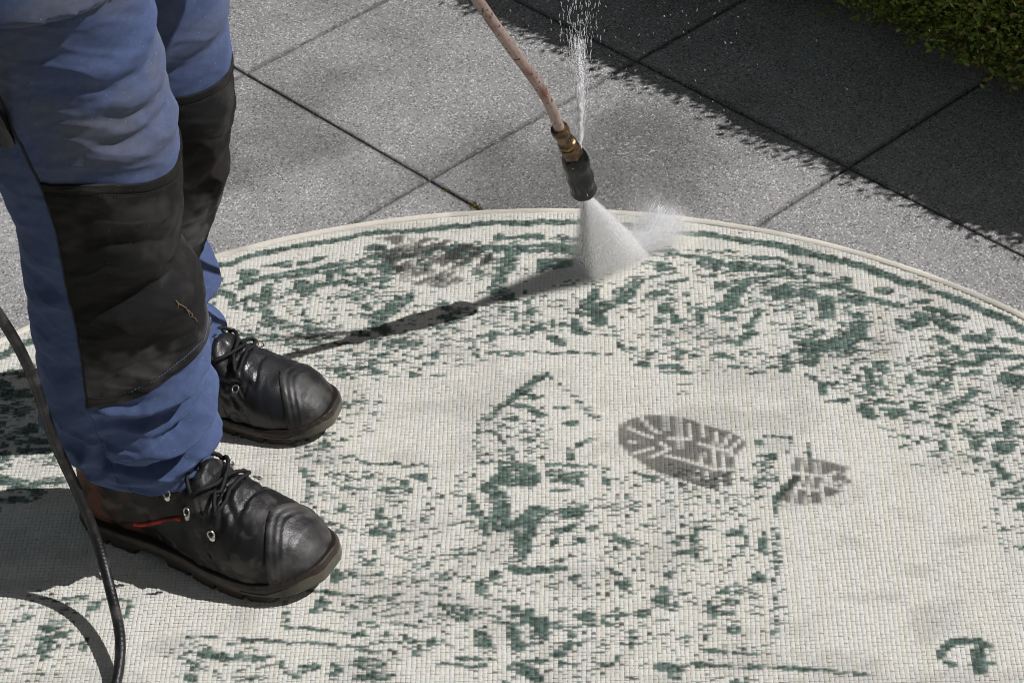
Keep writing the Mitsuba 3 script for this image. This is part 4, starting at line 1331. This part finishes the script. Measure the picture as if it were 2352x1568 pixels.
# ---------------------------------------------------------------- water
scene['water_white'] = clay((0.93, 0.94, 0.96), 0.12, 0.6)
rng = np.random.RandomState(8)
def spindles(p, d, length, width):
    d = d / np.linalg.norm(d, axis=1, keepdims=True)
    a = np.cross(d, rng.normal(size=d.shape)); a /= np.linalg.norm(a, axis=1, keepdims=True); b = np.cross(d, a)
    L_, W_ = length[:, None] / 2, width[:, None] / 2
    v = np.stack([p - d * L_, p + a * W_, p + b * W_, p - a * W_, p - b * W_, p + d * L_ * .8], 1)
    f = np.array([[0, 2, 1], [0, 3, 2], [0, 4, 3], [0, 1, 4], [5, 1, 2], [5, 2, 3], [5, 3, 4], [5, 4, 1]])
    return trimesh.Trimesh(v.reshape(-1, 3), (f[None] + 6 * np.arange(len(p))[:, None, None]).reshape(-1, 3), process=False)
LK = A0 + ax2 * 0.040 + np.array([0.016, 0.0, 0.010])
parts = []
n = 1300                                                      # the jet from the leaking nut, straight up and fanning out
t = rng.rand(n) ** 1.35
ang = np.stack([rng.normal(0, .075, n) + .02, rng.normal(0, .075, n)], 1)
d = np.stack([ang[:, 0], ang[:, 1], np.ones(n)], 1)
p = LK + d * (t * .58)[:, None] + np.stack([rng.normal(0, .0012, n)] * 3, 1)
parts.append(spindles(p, d, rng.uniform(.004, .013, n) * (1 - .45 * t), rng.uniform(.0005, .0013, n)))
n = 500
t = rng.rand(n) * .16
d = np.stack([rng.normal(.01, .035, n), rng.normal(0, .035, n), np.ones(n)], 1)
parts.append(spindles(LK + d * t[:, None], d, rng.uniform(.012, .034, n), rng.uniform(.0005, .0013, n)))
n = 650                                                       # fine spray thrown sideways from the thread
d = rng.normal(size=(n, 3)) * [1, .7, .55]; d[:, 2] += .12; d /= np.linalg.norm(d, axis=1, keepdims=True)
t = .018 + .12 * rng.rand(n) ** 1.4
d[:, 2] = np.maximum(d[:, 2], -.25)
q = LK - [.014, 0, .014] + d * t[:, None]
h_ = np.clip((q - NZ) @ axis, -.01, .09)
keep = np.linalg.norm(q - NZ - h_[:, None] * axis, axis=1) > .031
keep &= ((q - NZ) @ np.array([0, -.81, .58]) < .0) | (np.linalg.norm(q - NZ - h_[:, None] * axis, axis=1) > .075)
q, d = q[keep], d[keep]; n = len(q)
parts.append(spindles(q, d, rng.uniform(.003, .012, n), rng.uniform(.0004, .0009, n)))
n = 420                                                       # stray drops falling over the paving
p = np.stack([rng.normal(.17, .16, n), rng.normal(3.35, .16, n), rng.uniform(.03, .55, n)], 1)
parts.append(spindles(p, np.stack([rng.normal(.3, .5, n), rng.normal(0, .3, n), np.full(n, -1.0)], 1), rng.uniform(.002, .006, n), rng.uniform(.0006, .0014, n)))
add('leaking_water', trimesh.util.concatenate(parts), 'water_white', smooth=True)
tag('leaking_water', 'fine jet of water drops shooting straight up from the leaking brass coupling', 'water spray', kind='stuff')

# moss in the joint beyond the rim of the rug
mp = []
for c_, n_ in (((-.0848, 3.4060), 40), ((-.0445, 3.3605), 70), ((-.0370, 3.3515), 44)):
    q = np.stack([c_[0] + rng.normal(0, .0034, n_), c_[1] + rng.normal(0, .0034, n_), rng.uniform(-.005, .0010, n_)], 1)
    mp.append(spindles(q, np.stack([rng.normal(0, .5, n_), rng.normal(0, .5, n_), np.ones(n_)], 1), rng.uniform(.003, .005, n_), rng.uniform(.0014, .0024, n_)))
scene['moss_green'] = clay(proc(lambda p, n, uv: mix((0.075, 0.07, 0.012), (0.21, 0.165, 0.03), noise(p.x * 400, p.y * 400, p.z * 400))), 0.9, 0.1)
add('moss', trimesh.util.concatenate(mp), 'moss_green', smooth=True)
tag('moss', 'small yellow green moss tufts in the paving joint just beyond the rug rim', 'moss', kind='stuff')

AP = NZ + axis * 0.080
BLf, BRf = np.array([.108, 3.158, .008]), np.array([.201, 3.213, .008])
n = 900                                                       # drops bouncing off where the fan strikes
u = rng.rand(n) ** .55
p0 = BLf + (BRf - BLf) * u[:, None]
d = np.stack([rng.normal(.55, .45, n), rng.normal(.25, .35, n), np.abs(rng.normal(.35, .3, n))], 1); d /= np.linalg.norm(d, axis=1, keepdims=True)
t = .07 * rng.rand(n) ** 1.6 * (.3 + u)
parts = [spindles(p0 + d * t[:, None] + [0, 0, .002], d, rng.uniform(.003, .014, n), rng.uniform(.0004, .0009, n))]
n = 420
d = np.stack([rng.normal(.75, .20, n), rng.normal(.62, .14, n), np.abs(rng.normal(.25, .2, n))], 1); d /= np.linalg.norm(d, axis=1, keepdims=True)
t = .012 + .065 * rng.rand(n)
parts.append(spindles(BRf - [.01, .01, -.004] + rng.normal(0, .004, (n, 3)) + d * t[:, None], d, rng.uniform(.012, .03, n), rng.uniform(.0005, .0011, n)))
n = 1100                                                       # ligaments inside the sheet of water
u, t = rng.rand(n), rng.uniform(.15, 1, n)
e = BLf + (BRf - BLf) * u[:, None]
e = e + np.cross((BLf + BRf) / 2 - AP, BRf - BLf) / np.linalg.norm(np.cross((BLf + BRf) / 2 - AP, BRf - BLf)) * rng.normal(0, .006, n)[:, None]
parts.append(spindles(AP + (e - AP) * (t * .93)[:, None], e - AP, rng.uniform(.015, .05, n), rng.uniform(.0005, .0013, n)))
add('spray_fan', trimesh.util.concatenate(parts), 'water_white', smooth=True)
tag('spray_fan', 'white triangular fan of pressurised water striking the rug below the black nozzle', 'water spray', kind='stuff')

# the atomised sheet itself and the mist where it strikes: a scattering cloud of its own density
vlo, vhi = np.array([.02, 3.02, -.004]), np.array([.34, 3.36, .20])
res = np.array([128, 136, 82])
gx, gy, gz = [np.linspace(a, b, r) for a, b, r in zip(vlo, vhi, res)]
X, Y, Z = np.meshgrid(gx, gy, gz, indexing='ij')
Q = np.stack([X, Y, Z], -1) - AP
e1 = (BLf + BRf) / 2 - AP; len1 = np.linalg.norm(e1); e1 /= len1
e2 = BRf - BLf; e2 -= e1 * (e2 @ e1); half = np.linalg.norm(e2) / 2; e2 /= np.linalg.norm(e2)
e3 = np.cross(e1, e2)
bl, br = BLf - AP, BRf - AP
sL, sR = (bl @ e2) / (bl @ e1), (br @ e2) / (br @ e1)
aa = Q @ e1; bb = Q @ e2; cc = Q @ e3
slope = bb / np.maximum(aa, 1e-4)
tt = (slope - sL) / (sR - sL)
edge = np.clip(tt / .05 + .3, 0, 1) * np.clip((1 - tt) / .06 + .3, 0, 1)
sig = .003 + .11 * np.clip(aa, 0, .3)
streak = .85 + .3 * meshkit.noise(np.stack([tt * 26, aa * 9, tt * 0], -1), 5)
rho = np.where(aa > .001, edge * np.exp(-(cc / sig) ** 2) * streak, 0) * (5.0 / (1.77 * sig))
mist = 0
for c, r, k in (((.118, 3.165, .010), (.018, .013, .013), 160), ((.155, 3.186, .012), (.028, .015, .015), 170), ((.195, 3.21, .014), (.030, .018, .017), 170), ((.228, 3.236, .020), (.034, .026, .020), 85), ((.215, 3.29, .03), (.045, .035, .028), 4)):
    mist = mist + k * np.exp(-(((X - c[0]) / r[0]) ** 2 + ((Y - c[1]) / r[1]) ** 2 + ((Z - c[2]) / r[2]) ** 2))
mist = mist * (.5 + meshkit.fbm(np.stack([X, Y, Z], -1) * 60, 3, 4))
rho = rho + mist
fade = np.ones_like(rho)
for A_, l_, h_ in ((X, vlo[0], vhi[0]), (Y, vlo[1], vhi[1])):
    fade *= np.clip((A_ - l_) / .015, 0, 1) * np.clip((h_ - A_) / .015, 0, 1)
rho = np.clip(rho * fade, 0, 1200).astype(np.float32)
vg = mi.VolumeGrid(np.ascontiguousarray(np.transpose(rho, (2, 1, 0)))[..., None])
box = T().translate(vlo.tolist()).scale((vhi - vlo).tolist())
scene['spray_medium'] = {'type': 'heterogeneous', 'albedo': {'type': 'rgb', 'value': [0.997, 0.997, 0.998]},
                         'sigma_t': {'type': 'gridvolume', 'grid': vg, 'to_world': box, 'filter_type': 'trilinear'}, 'scale': 1.0}
scene['spray_mist'] = {'type': 'cube', 'to_world': T().translate(((vlo + vhi) / 2).tolist()).scale(((vhi - vlo) / 2).tolist()),
                       'bsdf': {'type': 'null'}, 'interior': {'type': 'ref', 'id': 'spray_medium'}}
tag('spray_mist', 'white mist hanging round the fan of water where it strikes the rug', 'mist', kind='stuff')
